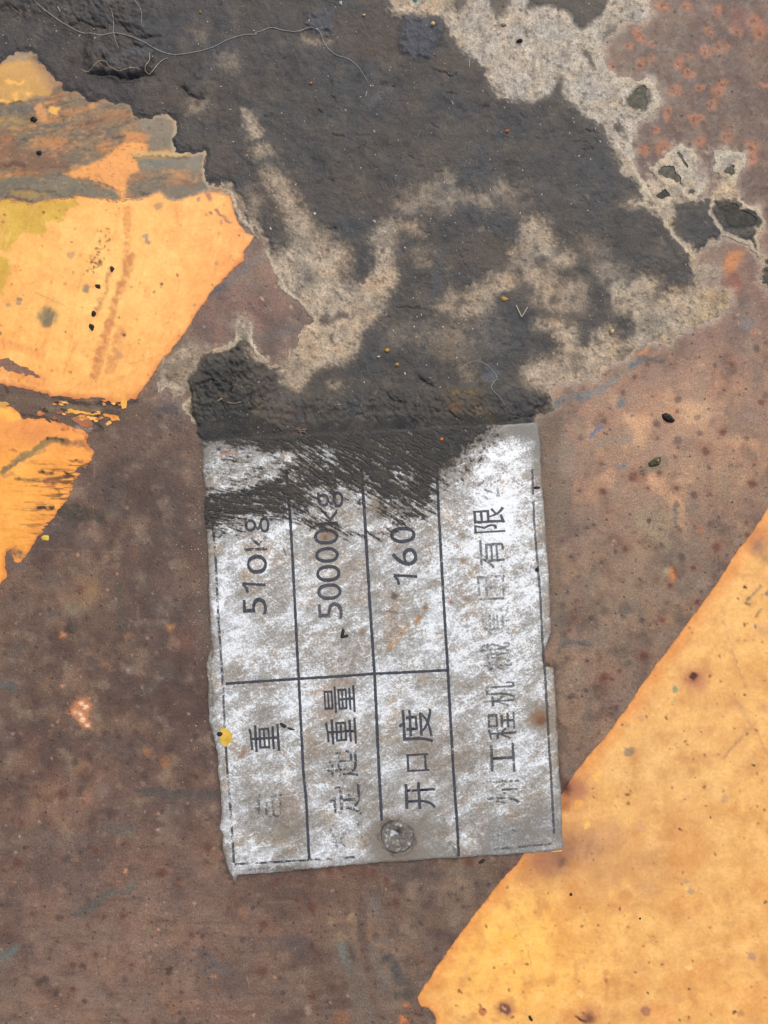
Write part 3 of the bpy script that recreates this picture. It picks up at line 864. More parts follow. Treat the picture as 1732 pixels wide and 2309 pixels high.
POLY_LOW = (P('B1', '-350,945 0,950 60,955 120,1000 150,1040 260,1030 350,1050 430,1080 490,1100 550,1130 545,1190 590,1250 560,1310 500,1380 450,1450 420,1540 370,1600 335,1650')
            + P('C1', '310,100 260,170 200,250 130,350 90,340 65,285 35,300 40,380 45,440 0,500 -350,700'))


def paint_low(c):
    n = fbm(c.X, c.Y, 80, 4, 35)
    c.C[:] = lin((246, 172, 78))
    c.var(ss(-.1, .6, n), (252, 186, 92), .7)
    c.var(np.exp(-((c.X - 80) / 120.) ** 2 - ((c.Y - 975) / 40.) ** 2), (226, 146, 84), .85)
    c.var(ss(80, 230, c.X + 0.5 * (c.Y - 1000)) * .8, (236, 156, 74), .6)
    c.fill(P('B1', '-200,950 40,955 130,1010 140,1045 60,1050 0,1020 -200,1010'), (255, 190, 88), 4, .9)
    # horizontal black smears that thin out to the left
    st = fbm(c.X * 0.10, c.Y, 7.0, 3, 37) + .5 * fbm(c.X * .3, c.Y, 12, 3, 38)
    zone = ss(-40, 190, c.X) * ss(1010, 1060, c.Y)
    c.var(ss(.22, .55, st + zone * .45 - .26) * zone, (76, 57, 38), .95)
    c.var(ss(.15, .5, fbm(c.X * .08, c.Y, 5, 3, 46) + zone * .3 - .2) * zone, (150, 98, 52), .6)
    st2 = fbm(c.X * 0.06, c.Y, 11, 3, 39)
    c.var(ss(.3, .8, st2), (228, 150, 66), .5)
    for s, wd, col, a in [('20,1360 90,1310 150,1270 250,1200 350,1160 430,1180', 13, (132, 112, 70), .9), ('80,1300 180,1240 280,1200', 12, (150, 128, 80), .75), ('300,1165 370,1150 420,1180', 6, (72, 58, 36), .85), ('40,1350 160,1285 280,1230', 4, (112, 110, 100), .8),
                          ('430,1185 520,1200 570,1215', 16, (150, 106, 72), .7), ('240,1365 330,1380', 7, (74, 58, 38), .85), ('410,1360 440,1385', 5, (58, 40, 30), .95), ('100,1415 250,1420 380,1415', 6, (122, 96, 58), .8), ('280,1425 340,1440', 10, (146, 90, 70), .75),
                          ('240,1580 330,1590', 11, (62, 52, 38), .85), ('350,1470 380,1500', 4, (110, 70, 40), .8), ('30,1390 80,1380', 9, (168, 110, 92), .7), ('470,1105 530,1130', 12, (196, 116, 76), .8), ('390,1095 420,1095', 6, (120, 60, 30), .85), ('540,1140 550,1190', 8, (166, 92, 66), .8),
                          ('60,1225 110,1230', 4, (150, 100, 50), .7), ('430,1290 500,1300', 5, (104, 70, 36), .85), ('410,1390 480,1410', 6, (84, 56, 40), .8)]:
        c.stroke(P('B1', s), wd, col, 3, a, 4, 4, .5)
    c.fill(P('C1', '40,300 60,270 100,260 160,300 140,330 90,320 80,350 50,360'), (112, 92, 74), 5, .8, 5, 4, .6)
    f = c.sd(POLY_LOW, 5, 3)
    c.var(ss(10, 0, f + c.f1 * 4), (210, 128, 66), .6)


def fray_low(c, f):
    st = fbm(c.X * 0.10, c.Y, 9.0, 3, 37) + .6 * fbm(c.X * .12, c.Y, 5.0, 2, 40)
    z_ = ss(1010, 1060, c.Y) * ss(60, 150, c.X)
    return f - z_ * np.clip(st - .15, 0, 1) * 30 * ss(60, 5, f)


cut_paint("paint_stripe", POLY_LOW, [], paint_low, 2.0, wob=5, fine=3, fray=fray_low, label="orange paint smeared with dark horizontal streaks, below the torn gouge")

# little bits of paint left standing in the gouge
for k, s in enumerate(['400,985 440,975 520,990 600,1000 640,1010 580,1012 500,1004 430,1002', '580,1030 600,1020 612,1040 600,1060 585,1055', '640,1005 700,1005 740,1020 750,1045 700,1050 690,1030 650,1025', '660,1060 690,1050 700,1068 670,1078',
                       '760,900 785,895 795,925 790,970 765,975 758,935', '470,1100 500,1095 530,1120 500,1135 475,1125', '-20,930 30,925 60,950 20,958 -20,950', '500,1010 570,1015 580,1080 540,1095 500,1075 440,1030']):
    def pb(c, k=k):
        c.C[:] = lin([(232, 172, 74), (250, 196, 96), (224, 150, 64), (246, 186, 92), (238, 178, 76), (226, 150, 86), (204, 160, 80), (168, 106, 74)][k])
        c.var(ss(.2, .8, c.f1), (150, 100, 60), .6)
    cut_paint("paint_chip", P('B1', s), [], pb, 2.0, 0.12, 2, 2.5)

rg = random.Random(44)
for k in range(30):
    t_ = rg.random()
    cx_, cy_ = 230 + 520 * t_ + rg.gauss(0, 16), 985 + 55 * t_ + rg.gauss(0, 26)
    if k % 3 == 0:
        cx_, cy_ = 330 + 440 * rg.random(), 930 + 22 * rg.random()
    L_, H_ = rg.uniform(10, 42), rg.uniform(4, 12)
    an_ = rg.uniform(-.1, .45)
    q = []
    for j in range(9):
        a_ = 2 * math.pi * j / 9
        r_ = rg.uniform(.6, 1.15)
        x_, y_ = L_ * r_ * math.cos(a_), H_ * r_ * math.sin(a_)
        q.append((cx_ + x_ * math.cos(an_) - y_ * math.sin(an_), cy_ + x_ * math.sin(an_) + y_ * math.cos(an_)))
    tone = rg.choice([(236, 176, 84), (214, 146, 72), (190, 120, 76), (248, 196, 104), (150, 96, 66), (60, 48, 40), (56, 46, 40), (84, 66, 54)])

    def pc(c, tone=tone):
        c.C[:] = lin(tone)
        c.var(ss(.1, .7, c.f1), (110, 74, 50), .6)
        c.var(ss(.2, .7, c.f2), (248, 190, 100), .3)
    cut_paint("paint_chip", P('B1', ' '.join(f'{x_:.0f},{y_:.0f}' for x_, y_ in q)), [], pc, 1.6, 0.12 + .004 * k, 3, 3)

POLY_UP = (P('A1', '-350,420 0,395 18,370 50,352 100,338 160,330 205,340 232,385 285,430 335,485 398,508 382,548 430,575 500,590 540,640 620,635 660,632 740,640 800,650 835,715 880,745 955,750 1010,720 1060,722 1090,745 1105,800 1100,830 1085,880 1085,940 1165,945 1200,968 1250,955 1278,945 1270,1020 1285,1080 1290,1130 1300,1165 1380,1150 1440,1170 1445,1205')
           + P('A1', '1390,1200 1290,1202 1200,1232 1080,1248 1030,1234 990,1207 960,1217 900,1237 850,1254 810,1237 770,1240 700,1252 560,1247 470,1227 340,1254 210,1270 90,1257 -350,1252'))


def paint_up(c):
    c.C[:] = lin((128, 112, 90))
    th = -0.22
    u = c.X * math.cos(th) + c.Y * math.sin(th)
    v = -c.X * math.sin(th) + c.Y * math.cos(th)
    n = fbm(u * .28, v, 26, 5, 41)
    n2 = fbm(u * .35, v, 13, 4, 43)
    n3 = fbm(c.X, c.Y, 60, 4, 45)
    c.var(ss(.0, .5, n), (176, 122, 74), .75)
    c.var(ss(.1, .6, -n), (98, 94, 86), .75)
    c.var(ss(.15, .7, n3), (124, 88, 70), .6)
    c.var(ss(.25, .7, n2), (206, 148, 84), .55)
    c.var(ss(.25, .7, -n2), (84, 72, 58), .55)
    n6 = fbm(u * .4, v, 5.5, 3, 47)
    c.var(ss(.2, .7, n6), (196, 150, 96), .45)
    c.var(ss(.2, .7, -n6), (72, 66, 56), .5)
    # first ochre shield at the top
    c.fill(P('A1', '-350,440 0,410 40,385 110,370 190,390 240,430 290,470 340,540 300,600 230,610 150,640 60,650 -350,660'), (206, 162, 92), 6, .9, 8, 4)
    c.fill(P('A1', '-100,350 60,340 160,335 200,350 150,380 60,380 -100,430'), (168, 150, 124), 6, .75, 8, 5)
    c.fill(P('A1', '200,400 300,440 390,510 340,570 290,560 250,480'), (172, 136, 100), 8, .7, 8, 5)
    for s in ['20,500 60,490 120,510 160,500 140,525 60,520', '160,580 200,575 190,610 165,600', '70,590 110,580 120,640 90,650 75,620', '-50,620 60,630 120,640 40,655 -50,655', '310,665 380,670 350,715 320,720 300,690']:
        c.fill(P('A1', s), (240, 186, 92), 2.5, .9, 4, 4)
    c.fill(P('A1', '205,680 260,650 290,700 280,750 250,760 225,730'), (204, 150, 98), 4, .9)
    c.fill(P('A1', '-100,650 60,655 180,650 210,700 130,720 40,730 -100,720'), (102, 104, 98), 8, .8, 8, 5)
    c.fill(P('A1', '-100,720 120,730 180,760 100,800 30,790 -100,800'), (164, 138, 84), 8, .7, 8, 5)
    c.fill(P('A1', '-100,800 60,830 90,900 60,1020 -100,1040'), (148, 108, 82), 12, .75, 10, 5)
    c.fill(P('A1', '90,930 260,960 420,1000 420,1060 200,1070 60,1060'), (120, 92, 72), 12, .75, 10, 5)
    c.fill(P('A1', '230,870 330,860 430,860 440,900 380,940 260,930'), (190, 136, 88), 8, .7, 8, 5)
    c.fill(P('A1', '480,700 700,690 800,720 700,780 560,800 470,780'), (140, 108, 80), 10, .6, 8, 5)
    c.fill(P('A1', '860,760 960,755 1050,730 1100,800 1085,930 960,940 930,880'), (128, 120, 104), 8, .9, 6, 4)
    # orange wedge
    c.fill(P('A1', '390,1090 560,1020 690,960 760,890 860,865 930,890 935,950 850,1000 870,1060 800,1100 790,1150 770,1240 700,1190 560,1115 480,1115'), (236, 166, 92), 5, .95, 7, 4)
    c.fill(P('A1', '760,830 860,820 930,850 900,880 780,880'), (206, 140, 80), 6, .8, 6, 4)
    c.fill(P('A1', '820,950 1000,940 1165,945 1170,975 1000,985 840,990'), (206, 172, 112), 4, .8, 4, 3)
    c.fill(P('A1', '860,1000 1160,985 1250,970 1265,1050 1200,1080 1100,1060 1000,1040 900,1080'), (122, 120, 108), 6, .85, 6, 4, .3)
    c.fill(P('A1', '930,1010 1040,1000 1060,1030 960,1060'), (100, 108, 106), 6, .7)
    c.fill(P('A1', '1000,1060 1180,1050 1190,1100 1060,1120'), (190, 142, 92), 6, .6, 8, 6, .8)
    c.fill(P('A1', '820,1140 900,1130 1100,1150 1290,1160 1250,1215 1080,1240 1020,1215 960,1210 890,1235 820,1215'), (110, 104, 90), 5, .85, 5, 4, .3)
    c.fill(P('A1', '-100,1120 150,1110 400,1110 560,1140 740,1190 720,1240 560,1230 480,1205 380,1230 200,1250 -100,1240'), (114, 112, 98), 6, .85, 6, 4, .3)
    c.fill(P('A1', '60,1195 200,1190 300,1210 250,1235 120,1240'), (166, 138, 76), 4, .7, 4, 4)
    for s, wd, col in [('300,1190 350,1205 380,1225', 4, (76, 68, 54)), ('100,1185 200,1180 310,1200', 3, (80, 72, 56)), ('60,1200 40,1235 200,1250', 3, (70, 62, 50)), ('840,985 980,975 1170,985', 3.5, (82, 76, 62)), ('0,650 90,645 140,640', 4, (52, 44, 32)), ('500,790 560,770 640,755', 5, (92, 60, 46)), ('700,860 760,850', 8, (96, 66, 48)),
                       ('90,870 200,890', 4, (80, 72, 62)), ('360,930 440,890', 3, (92, 72, 58)), ('400,1060 430,1090', 3, (150, 100, 70)), ('0,1030 140,1035', 12, (96, 64, 50)), ('250,1050 430,1040', 4, (104, 76, 62)), ('560,1120 700,1170 740,1190', 5, (98, 96, 84)), ('880,1210 940,1215', 9, (70, 60, 50)),
                       ('600,1085 660,1140', 1.6, (170, 110, 66)), ('450,780 600,740', 3, (96, 84, 70)), ('300,800 450,760', 4, (104, 96, 84)), ('40,760 150,790', 4, (100, 96, 88))]:
        c.stroke(P('A1', s), wd, col, 3, .85, 4, 4, .4)
    n7 = fbm(u * .35, v, 4.5, 3, 48)
    zz = ss(540, 700, c.Y * 2.765) * ss(1100, 1000, c.X * 2.765)
    c.var(ss(.35, .75, -n7) * zz, (62, 52, 42), .55)
    c.var(ss(.4, .8, n7) * zz, (214, 160, 92), .4)
    f = c.sd(POLY_UP, 6, 3)
    rim = ss(8, 2, f + c.f1 * 4) * ss(1.0, 2.0, c.X * .004 + .2)
    c.var(rim, (176, 164, 140), .75)


cut_paint("paint_remnant", POLY_UP, [], paint_up, 2.5, 0.10, 6, 3, "scuffed remnant of orange paint with ochre shield and grey dirt, beside the thick mud", fray=lambda c, f: f + (fbm(c.X, c.Y, 20, 4, 49) * 6 + c.f2 * 2) * ss(60, 0, np.abs(f)))

POLY_R = (P('C3', '1659,10 1600,110 1560,170 1480,260 1370,440 1280,570 1150,740 1040,890 890,1090 770,1270 620,1470 470,1640') + N('1240,1835 1166,1948')
          + P('D2', '1560,760 1400,970 1250,1170 1080,1420 1040,1490 1062,1550 1100,1548 1135,1580 1150,1620 1150,1659') + N('1000,2420 1000,2560 2100,2560 2100,560'))


def paint_right(c):
    c.C[:] = lin((232, 178, 102))
    n = fbm(c.X, c.Y, 130, 4, 51)
    c.var(ss(.0, .6, n), (240, 190, 112), .6)
    c.var(ss(.05, .6, -n), (218, 164, 96), .55)
    c.var(np.exp(-((c.X - 1150) / 170.) ** 2 - ((c.Y - 2150) / 130.) ** 2), (255, 196, 92), .95)
    c.var(np.exp(-((c.X - 1180) / 140.) ** 2 - ((c.Y - 2230) / 80.) ** 2), (252, 192, 100), .8)
    c.var(np.exp(-((c.X - 1400) / 150.) ** 2 - ((c.Y - 1960) / 60.) ** 2), (206, 156, 96), .7)
    c.var(np.exp(-((c.X - 1520) / 120.) ** 2 - ((c.Y - 1900) / 90.) ** 2), (214, 162, 98), .6)
    c.var(np.exp(-((c.X - 1480) / 200.) ** 2 - ((c.Y - 1720) / 120.) ** 2), (228, 180, 112), .7)
    c.var(np.exp(-((c.X - 1640) / 90.) ** 2 - ((c.Y - 2250) / 60.) ** 2), (236, 172, 92), .6)
    n = fbm(c.X, c.Y, 42, 4, 53)
    c.var(ss(.1, .7, n), (244, 194, 118), .5)
    c.var(ss(.1, .7, -n), (206, 150, 88), .55)
    n = fbm(c.X, c.Y, 90, 4, 56)
    c.var(ss(.0, .6, -n) * ss(1800, 1950, c.Y + (c.X - 1300) * .15), (216, 150, 78), .5)
    n = fbm(c.X, c.Y, 18, 3, 55)
    c.var(ss(.35, .9, -n), (200, 148, 86), .45)
    f = c.sd(POLY_R, 2, 1.5)
    c.var(ss(46, 0, f + c.f1 * 10 + c.w1 * 12), (228, 150, 76), .7)
    c.var(ss(4, 0, f + c.f1 * 2), (176, 110, 62), .55)
    # burnt, rusty halos
    for t, s, col, a in [('D3', '430,200,150', (190, 130, 90), .8), ('D3', '410,190,90', (138, 84, 58), .95), ('D3', '300,600,190', (170, 116, 80), .8), ('D3', '520,560,170', (188, 136, 92), .7), ('D3', '700,760,170', (206, 152, 94), .6), ('D3', '420,470,90', (190, 138, 88), .7), ('D3', '400,190,36', (70, 40, 28), .95), ('D3', '480,200,60', (176, 118, 86), .8), ('D3', '390,300,40', (150, 88, 48), .8), ('D3', '330,630,110', (150, 104, 78), .85), ('D3', '240,660,90', (170, 118, 84), .75), ('D3', '420,560,80', (160, 116, 86), .8), ('D3', '560,540,110', (188, 142, 98), .75), ('D3', '370,650,40', (112, 78, 60), .8), ('D3', '700,480,110', (204, 154, 106), .6),
                         ('D3', '480,900,110', (206, 148, 84), .65), ('D3', '150,750,80', (196, 134, 80), .7), ('D3', '900,620,120', (204, 156, 102), .5), ('D3', '920,820,60', (200, 152, 106), .5), ('D3', '870,420,40', (202, 152, 112), .6),
                         ('C3', '1190,1075,110', (206, 146, 96), .8), ('C3', '1195,1075,55', (162, 98, 72), .85), ('C3', '1185,1060,20', (78, 38, 24), .95), ('C3', '1240,1110,50', (196, 134, 98), .6), ('C3', '1600,250,60', (128, 108, 90), .85), ('C3', '1590,200,90', (180, 110, 70), .6), ('C3', '1640,330,40', (158, 120, 84), .7), ('C3', '790,1525,34', (146, 128, 102), .85), ('C3', '790,1375,12', (170, 136, 104), .8), ('C3', '1082,1145,22', (134, 150, 110), .9), ('C3', '1075,1215,12', (190, 166, 104), .6),
                         ('C3', '1575,758,12', (120, 116, 124), .9), ('C3', '1640,780,50', (206, 164, 112), .6), ('C3', '1510,508,12', (66, 48, 34), .95), ('C3', '1640,1260,36', (196, 140, 100), .7), ('C3', '870,1322,18', (206, 150, 110), .7), ('C3', '1655,545,16', (104, 106, 104), .8),
                         ('D2', '1585,1560,60', (190, 120, 74), .9), ('D2', '1580,1555,36', (104, 74, 66), .9), ('D2', '1435,1580,26', (176, 106, 66), .85), ('D2', '1120,1590,40', (196, 112, 62), .8), ('D3', '10,1560,60', (176, 116, 74), .9), ('D3', '15,1560,34', (110, 82, 76), .9), ('D3', '10,1555,10', (226, 160, 90), .8), ('D3', '540,1610,90', (190, 120, 76), .85), ('D3', '550,1620,50', (110, 70, 52), .9), ('D3', '420,1610,60', (206, 132, 74), .7),
                         ('D3', '900,1570,30', (130, 92, 84), .95), ('D3', '900,1570,70', (206, 142, 86), .5), ('D3', '1450,1588,14', (84, 58, 36), .9), ('D3', '1490,1590,24', (176, 128, 80), .7), ('D3', '650,1388,12', (140, 80, 60), .9), ('D3', '640,1340,20', (210, 140, 80), .6), ('D3', '1180,820,24', (176, 146, 108), .85), ('D3', '1145,765,18', (186, 150, 104), .8), ('D3', '1560,1235,26', (190, 146, 118), .85), ('D3', '1620,1245,14', (184, 140, 104), .7),
                         ('D3', '1190,80,36', (204, 156, 96), .7), ('D3', '1390,250,26', (186, 148, 104), .7), ('D3', '1255,185,9', (120, 82, 66), .9), ('D3', '530,425,20', (248, 196, 100), .7), ('D3', '480,290,26', (236, 176, 84), .7), ('D3', '590,120,26', (246, 188, 90), .7), ('D3', '995,1008,0', (0, 0, 0), 0), ('D3', '700,860,40', (244, 188, 100), .6), ('D3', '770,780,50', (236, 184, 104), .6), ('D3', '1165,1305,18', (250, 208, 130), .7), ('D3', '480,1470,22', (250, 200, 124), .7), ('D3', '1340,190,70', (242, 194, 122), .6), ('D3', '120,785,12', (252, 176, 96), .9), ('D3', '800,1455,16', (206, 160, 96), .7), ('D3', '1000,1600,90', (226, 150, 82), .6)]:
        v = [float(k) for k in s.split(',')]
        if v[2] > 0:
            soft = v[2] * .36 * (.75 if v[2] > 35 else .22)
            c.spot(*P(t, f'{v[0]},{v[1]}')[0], v[2] * .36 * (.7 if v[2] > 35 else 1), col, a, max(1.5, soft), 5, 4)
    for t, s, wd, col, a in [('C3', '1380,720 1430,860 1480,1020 1520,1130', 9, (216, 162, 98), .7), ('C3', '1390,720 1440,870 1500,1040', 3, (246, 200, 132), .6), ('C3', '1420,1190 1500,1290 1600,1440 1659,1560', 7, (212, 158, 100), .75), ('C3', '1270,680 1330,800', 5, (222, 164, 96), .6), ('C3', '1380,1570 1430,1510 1500,1440', 6, (184, 138, 100), .8), ('C3', '1500,1440 1590,1350', 5, (204, 152, 104), .6),
                             ('C3', '1530,590 1570,540 1610,500', 6, (120, 112, 92), .85), ('C3', '1515,600 1550,620', 4, (96, 74, 54), .85), ('C3', '1590,690 1620,650', 4, (110, 92, 68), .8), ('C3', '1470,1220 1530,1310', 6, (196, 158, 112), .6), ('D3', '20,900 80,1030 150,1170 200,1350', 1.5, (206, 150, 84), .6), ('D3', '460,1605 520,1640', 5, (52, 30, 22), .95), ('D3', '1360,380 1400,520', 1.6, (250, 204, 140), .5), ('D3', '1430,400 1470,520', 1.4, (248, 204, 140), .5), ('D3', '1110,280 1170,240', 5, (202, 156, 104), .6), ('D3', '640,1370 660,1420 650,1520', 6, (206, 142, 84), .6), ('D3', '560,520 520,620', 8, (170, 124, 92), .6)]:
        c.stroke(P(t, s), wd, col, 3, a, 3, 3, .5)
    random.seed(21)
    for k in range(330):
        x, y = random.uniform(1000, 1732), random.uniform(1300, 2309)
        c.spot(x, y, random.choice([1, 1.2, 1.5, 1.8, 2.4, 3]), random.choice([(104, 66, 36), (130, 86, 48), (168, 116, 66), (84, 54, 34)]), random.uniform(.5, .95), 1.2, 1, 1.5, random.uniform(1, 1.8), random.uniform(0, 3))


cut_paint("paint_stripe", POLY_R, [], paint_right, 3.0, 0.10, 2, 1.5, "broad pale orange paint stripe with rusty pits beside the nameplate corner", tint=(1.0, .985, 1.02))

# ------------------------------------------------------------------ the mud sheet
TAN = [
    ('A2', '850,-100 860,60 880,75 930,95 1060,85 1150,90 1220,130 1250,220 1320,310 1400,370 1470,430 1490,520 1560,590 1620,622 1659,622 1659,-100', 5, 1.0),
    ('A3', '-20,-100 -20,600 0,605 100,620 190,632 300,600 310,560 370,480 390,600 430,650 560,740 630,780 670,870 720,980 760,1080 850,1150 880,1248 770,1258 750,1280 790,1302 880,1290 960,1340 1010,1390 1080,1480 1180,1580 1220,1560 1110,1490 1050,1400 1072,1330 1062,1262 1100,1260 1300,1170 1300,900 1000,400 960,-100', 4, 1.0),
    ('A3', '1290,900 1530,940 1530,1050 1440,1180 1480,1250 1310,1250 1320,1170', 3, .95),
    ('A1', '1510,680 1560,690 1600,770 1640,830 1605,865 1570,860 1530,780', 6, .9),
    ('A2', '20,930 60,905 110,920 130,950 100,980 40,985 10,960', 7, .75),
    ('A2', '0,720 40,770 70,830 40,860 0,865', 6, .8),
    ('A2', '90,1070 190,1080 250,1200 330,1290 365,1370 395,1440 470,1465 545,1515 600,1570 605,1700 100,1700 60,1560 250,1560 280,1500 230,1400 210,1290 160,1200 100,1130', 12, .85),
    ('A2', '0,1360 50,1390 50,1440 20,1470 100,1520 150,1640 180,1700 60,1700 0,1560', 6, .8),
    ('A2', '0,1180 60,1260 40,1330 0,1340', 10, .5),
    ('B2', '90,-20 590,-20 560,130 600,195 700,195 765,130 800,0 800,-40 890,-40 905,130 890,200 860,250 840,320 780,400 740,450 680,500 690,560 640,640 560,690 450,700 380,730 340,820 300,862 250,850 180,770 205,720 262,685 200,600 380,400 200,200', 7, 1.0),
    ('A2', '760,1490 800,1400 880,1365 960,1378 1030,1390 1060,1450 960,1440 920,1470 890,1560 890,1659 790,1659 805,1560', 10, .68),
    ('A2', '960,1210 1040,1150 1130,1140 1200,1080 1260,1075 1275,1160 1320,1195 1440,1200 1530,1180 1560,1120 1600,1150 1659,1200 1659,1240 1540,1250 1500,1290 1330,1265 1240,1300 1232,1340 1190,1330 1170,1290 1100,1290 1060,1340 990,1330 880,1290 900,1260 980,1240', 9, .48),
    ('A2', '1050,1560 1110,1560 1140,1600 1100,1659 1060,1640', 10, .5),
    ('A3', '110,1400 190,1340 300,1430 330,1500 460,1600 440,1659 80,1659 60,1580 130,1500', 8, .8),
    ('A3', '520,1500 620,1520 640,1659 560,1659', 14, .4),
    ('A3', '-20,1150 120,1180 160,1260 40,1280 -20,1240', 16, .35),
    ('B3', '70,0 300,0 330,60 330,150 440,130 540,200 545,290 500,385 400,380 300,350 180,300 190,230 120,180 120,90', 9, .72),
    ('B3', '-20,120 60,150 120,180 110,235 -20,245', 5, .9),
    ('B3', '540,60 640,40 760,100 860,120 700,170 640,200 600,150', 14, .5),
    ('B3', '640,210 700,165 860,130 980,170 975,222 1130,240 1210,170 1470,260 1420,340 1330,430 1130,500 1050,600 830,620 760,680 620,720 600,800 320,870 170,815 110,730 180,690 330,640 400,560 300,500 200,470 290,420 330,400 420,420 480,500 480,570 540,560 560,480 660,455 700,540 820,505 830,440 780,380 700,370 660,260', 9, .95),
    ('B3', '1190,130 1230,90 1340,75 1340,130 1230,160', 5, .9),
    ('B2', '1150,340 1220,300 1240,220 1330,260 1400,220 1480,140 1560,100 1659,80 1659,245 1540,240 1515,300 1500,370 1420,395 1300,400 1180,392', 8, .72),
    ('B2', '1090,470 1280,420 1500,430 1480,600 1300,640 1130,600', 30, .30), ('B2', '840,450 1000,430 960,560 860,520', 20, .25),
    ('B2', '490,810 545,820 530,850 480,850', 5, .55), ('B2', '1290,690 1340,690 1390,770 1340,780', 8, .35),
    ('B1', '985,800 1000,730 1030,660 1090,622 1190,590 1260,620 1240,700 1180,780 1140,860 1085,905 1010,885 985,892', 6, .75),
    ('B1', '1330,600 1400,580 1480,540 1460,430 1480,385 1560,430 1555,520 1480,560 1430,610 1340,625', 3, .95), ('B1', '1140,960 1180,910 1200,960 1190,1000 1225,1080 1200,1080', 4, .8),
    ('B2', '-20,600 30,640 130,680 170,700 140,720 60,680 -20,640', 3, .85),
    ('A1', '1360,360 1460,340 1500,400 1450,460 1380,420', 12, .35), ('A1', '1160,640 1280,640 1250,700 1180,700', 8, .45), ('A1', '1200,200 1280,200 1280,260 1220,250', 10, .3),
    ('A2', '330,240 420,245 500,265 470,290 380,280 330,260', 6, .5),
]
DARKIN = [   # dark islands inside the pale areas
    ('A2', '1255,-60 1350,-60 1335,60 1290,80 1255,40', 8, .9), ('A2', '1440,-60 1620,-60 1600,60 1570,110 1530,90 1480,50', 9, .9), ('A3', '160,-60 680,-60 640,60 600,110 545,150 500,195 440,120 430,70 300,40 220,40 150,60', 5, 1.0),
    ('A3', '505,320 530,310 560,370 590,440 570,440 530,370', 3, .8), ('A3', '690,780 720,735 750,780 760,820 720,830 695,810', 4, .85), ('A3', '740,840 780,830 790,870 760,860', 4, .6), ('A3', '350,480 390,470 390,560 350,570', 8, .6), ('A3', '360,310 420,295 410,350 430,385 390,390', 8, .45), ('A3', '660,900 720,920 800,1020 780,1010', 6, .4),
    ('A3', '735,605 755,620 750,655 738,640', 3, .7), ('A3', '200,580 240,575 230,605 200,605', 4, .6), ('A3', '640,300 660,160 800,120 860,180 760,200 700,280', 10, .6),
    ('A3', '1330,1285 1400,1250 1460,1262 1520,1298 1590,1340 1612,1390 1580,1440 1540,1490 1460,1475 1390,1440 1350,1390 1330,1330', 4, .85), ('A3', '1345,1060 1440,1000 1490,1040 1440,1130 1400,1120', 6, .0), ('A3', '780,620 830,550 880,520 925,540 945,600 905,695 840,695 790,660', 4, .75),
    ('B2', '310,150 360,110 400,150 380,200 330,200', 12, .6), ('B2', '435,390 470,375 500,400 560,365 610,375 620,410 560,410 500,440 450,445 435,425', 5, .85), ('B2', '555,460 600,450 605,500 560,490', 8, .6), ('B2', '490,510 515,505 505,550 485,545', 3, .7), ('B2', '590,215 640,220 620,260 595,240', 6, .6), ('B2', '280,620 310,625 310,655 280,650', 4, .6), ('B2', '350,90 420,120 420,170 360,180', 14, .35), ('B2', '540,90 590,80 580,180 555,170', 8, .5),
    ('A2', '920,1440 960,1430 975,1480 940,1530 915,1490', 5, .8), ('A2', '1110,1170 1200,1180 1210,1250 1130,1260 1100,1220', 16, .5), ('A2', '270,1500 340,1460 370,1490 350,1560 290,1560', 16, .4),
    ('B3', '420,80 520,80 600,180 680,320 720,380 700,420 560,440 520,400 560,280 480,130', 10, .8), ('B3', '870,400 960,370 1040,390 1000,440 900,450', 16, .5), ('B3', '960,260 1040,260 1020,290 960,290', 8, .5), ('B3', '120,170 190,200 180,260 120,240', 10, .6), ('B3', '60,270 130,260 190,330 300,370 420,410 330,420 200,370 90,340', 9, .6), ('B3', '430,260 480,260 470,290 430,290', 5, .5), ('B3', '490,440 560,420 560,500 510,570 485,540', 6, .7),
    ('B1', '1090,700 1190,640 1200,700 1140,770 1060,800 1040,760', 8, .5), ('B1', '1030,850 1080,840 1090,880 1050,890', 4, .6),
]
LUMPS = [P('A3', '1338,1292 1400,1285 1450,1265 1510,1300 1560,1342 1602,1372 1582,1420 1540,1430 1460,1452 1400,1430 1370,1382 1358,1330'),
         P('A3', '1368,1072 1400,1035 1440,1015 1472,1040 1452,1100 1420,1116 1382,1092'),
         P('A3', '778,620 830,552 880,520 915,540 905,600 925,630 900,692 840,692 790,660'),
         P('A3', '1088,962 1110,925 1140,980 1166,1040 1152,1076 1110,1030 1085,1000'),
         P('A3', '955,1060 1010,1020 1080,1030 1100,1080 1130,1110 1125,1162 1080,1162 1040,1120 970,1100'),
         P('A3', '950,1222 1010,1160 1050,1200 1052,1240 1000,1262'),
         P('A3', '1150,1202 1180,1160 1202,1190 1170,1222')]
cm = Canvas(axis(-20, 1760, 2.6, 260), axis(-20, 1190, 2.6, 260), (76, 72, 69))
f_mud = np.maximum(cm.sd(POLY_MUD, 7, 4, 200), cm.sd(POLY_MUD2, 6, 4, 200))
rag_ = fbm(cm.X, cm.Y, 22, 4, 64)
f_mud = f_mud + (rag_ * 7 + cm.f2 * 3) * ss(60, 0, np.abs(f_mud)) * (ss(900, 1100, cm.X) + .4 * ss(500, 560, cm.X))
f_mud = f_mud + 6 * ss(540, 480, cm.X) * ss(470, 420, cm.Y)
X, Y = cm.X, cm.Y
f_hole = np.full(len(X), -60.0)
for q in LUMPS:
    f_hole = np.maximum(f_hole, cm.sd(q, 6, 4, 60))
f_mud0 = f_mud.copy()
f_mud = np.minimum(f_mud, -(f_hole - 3))
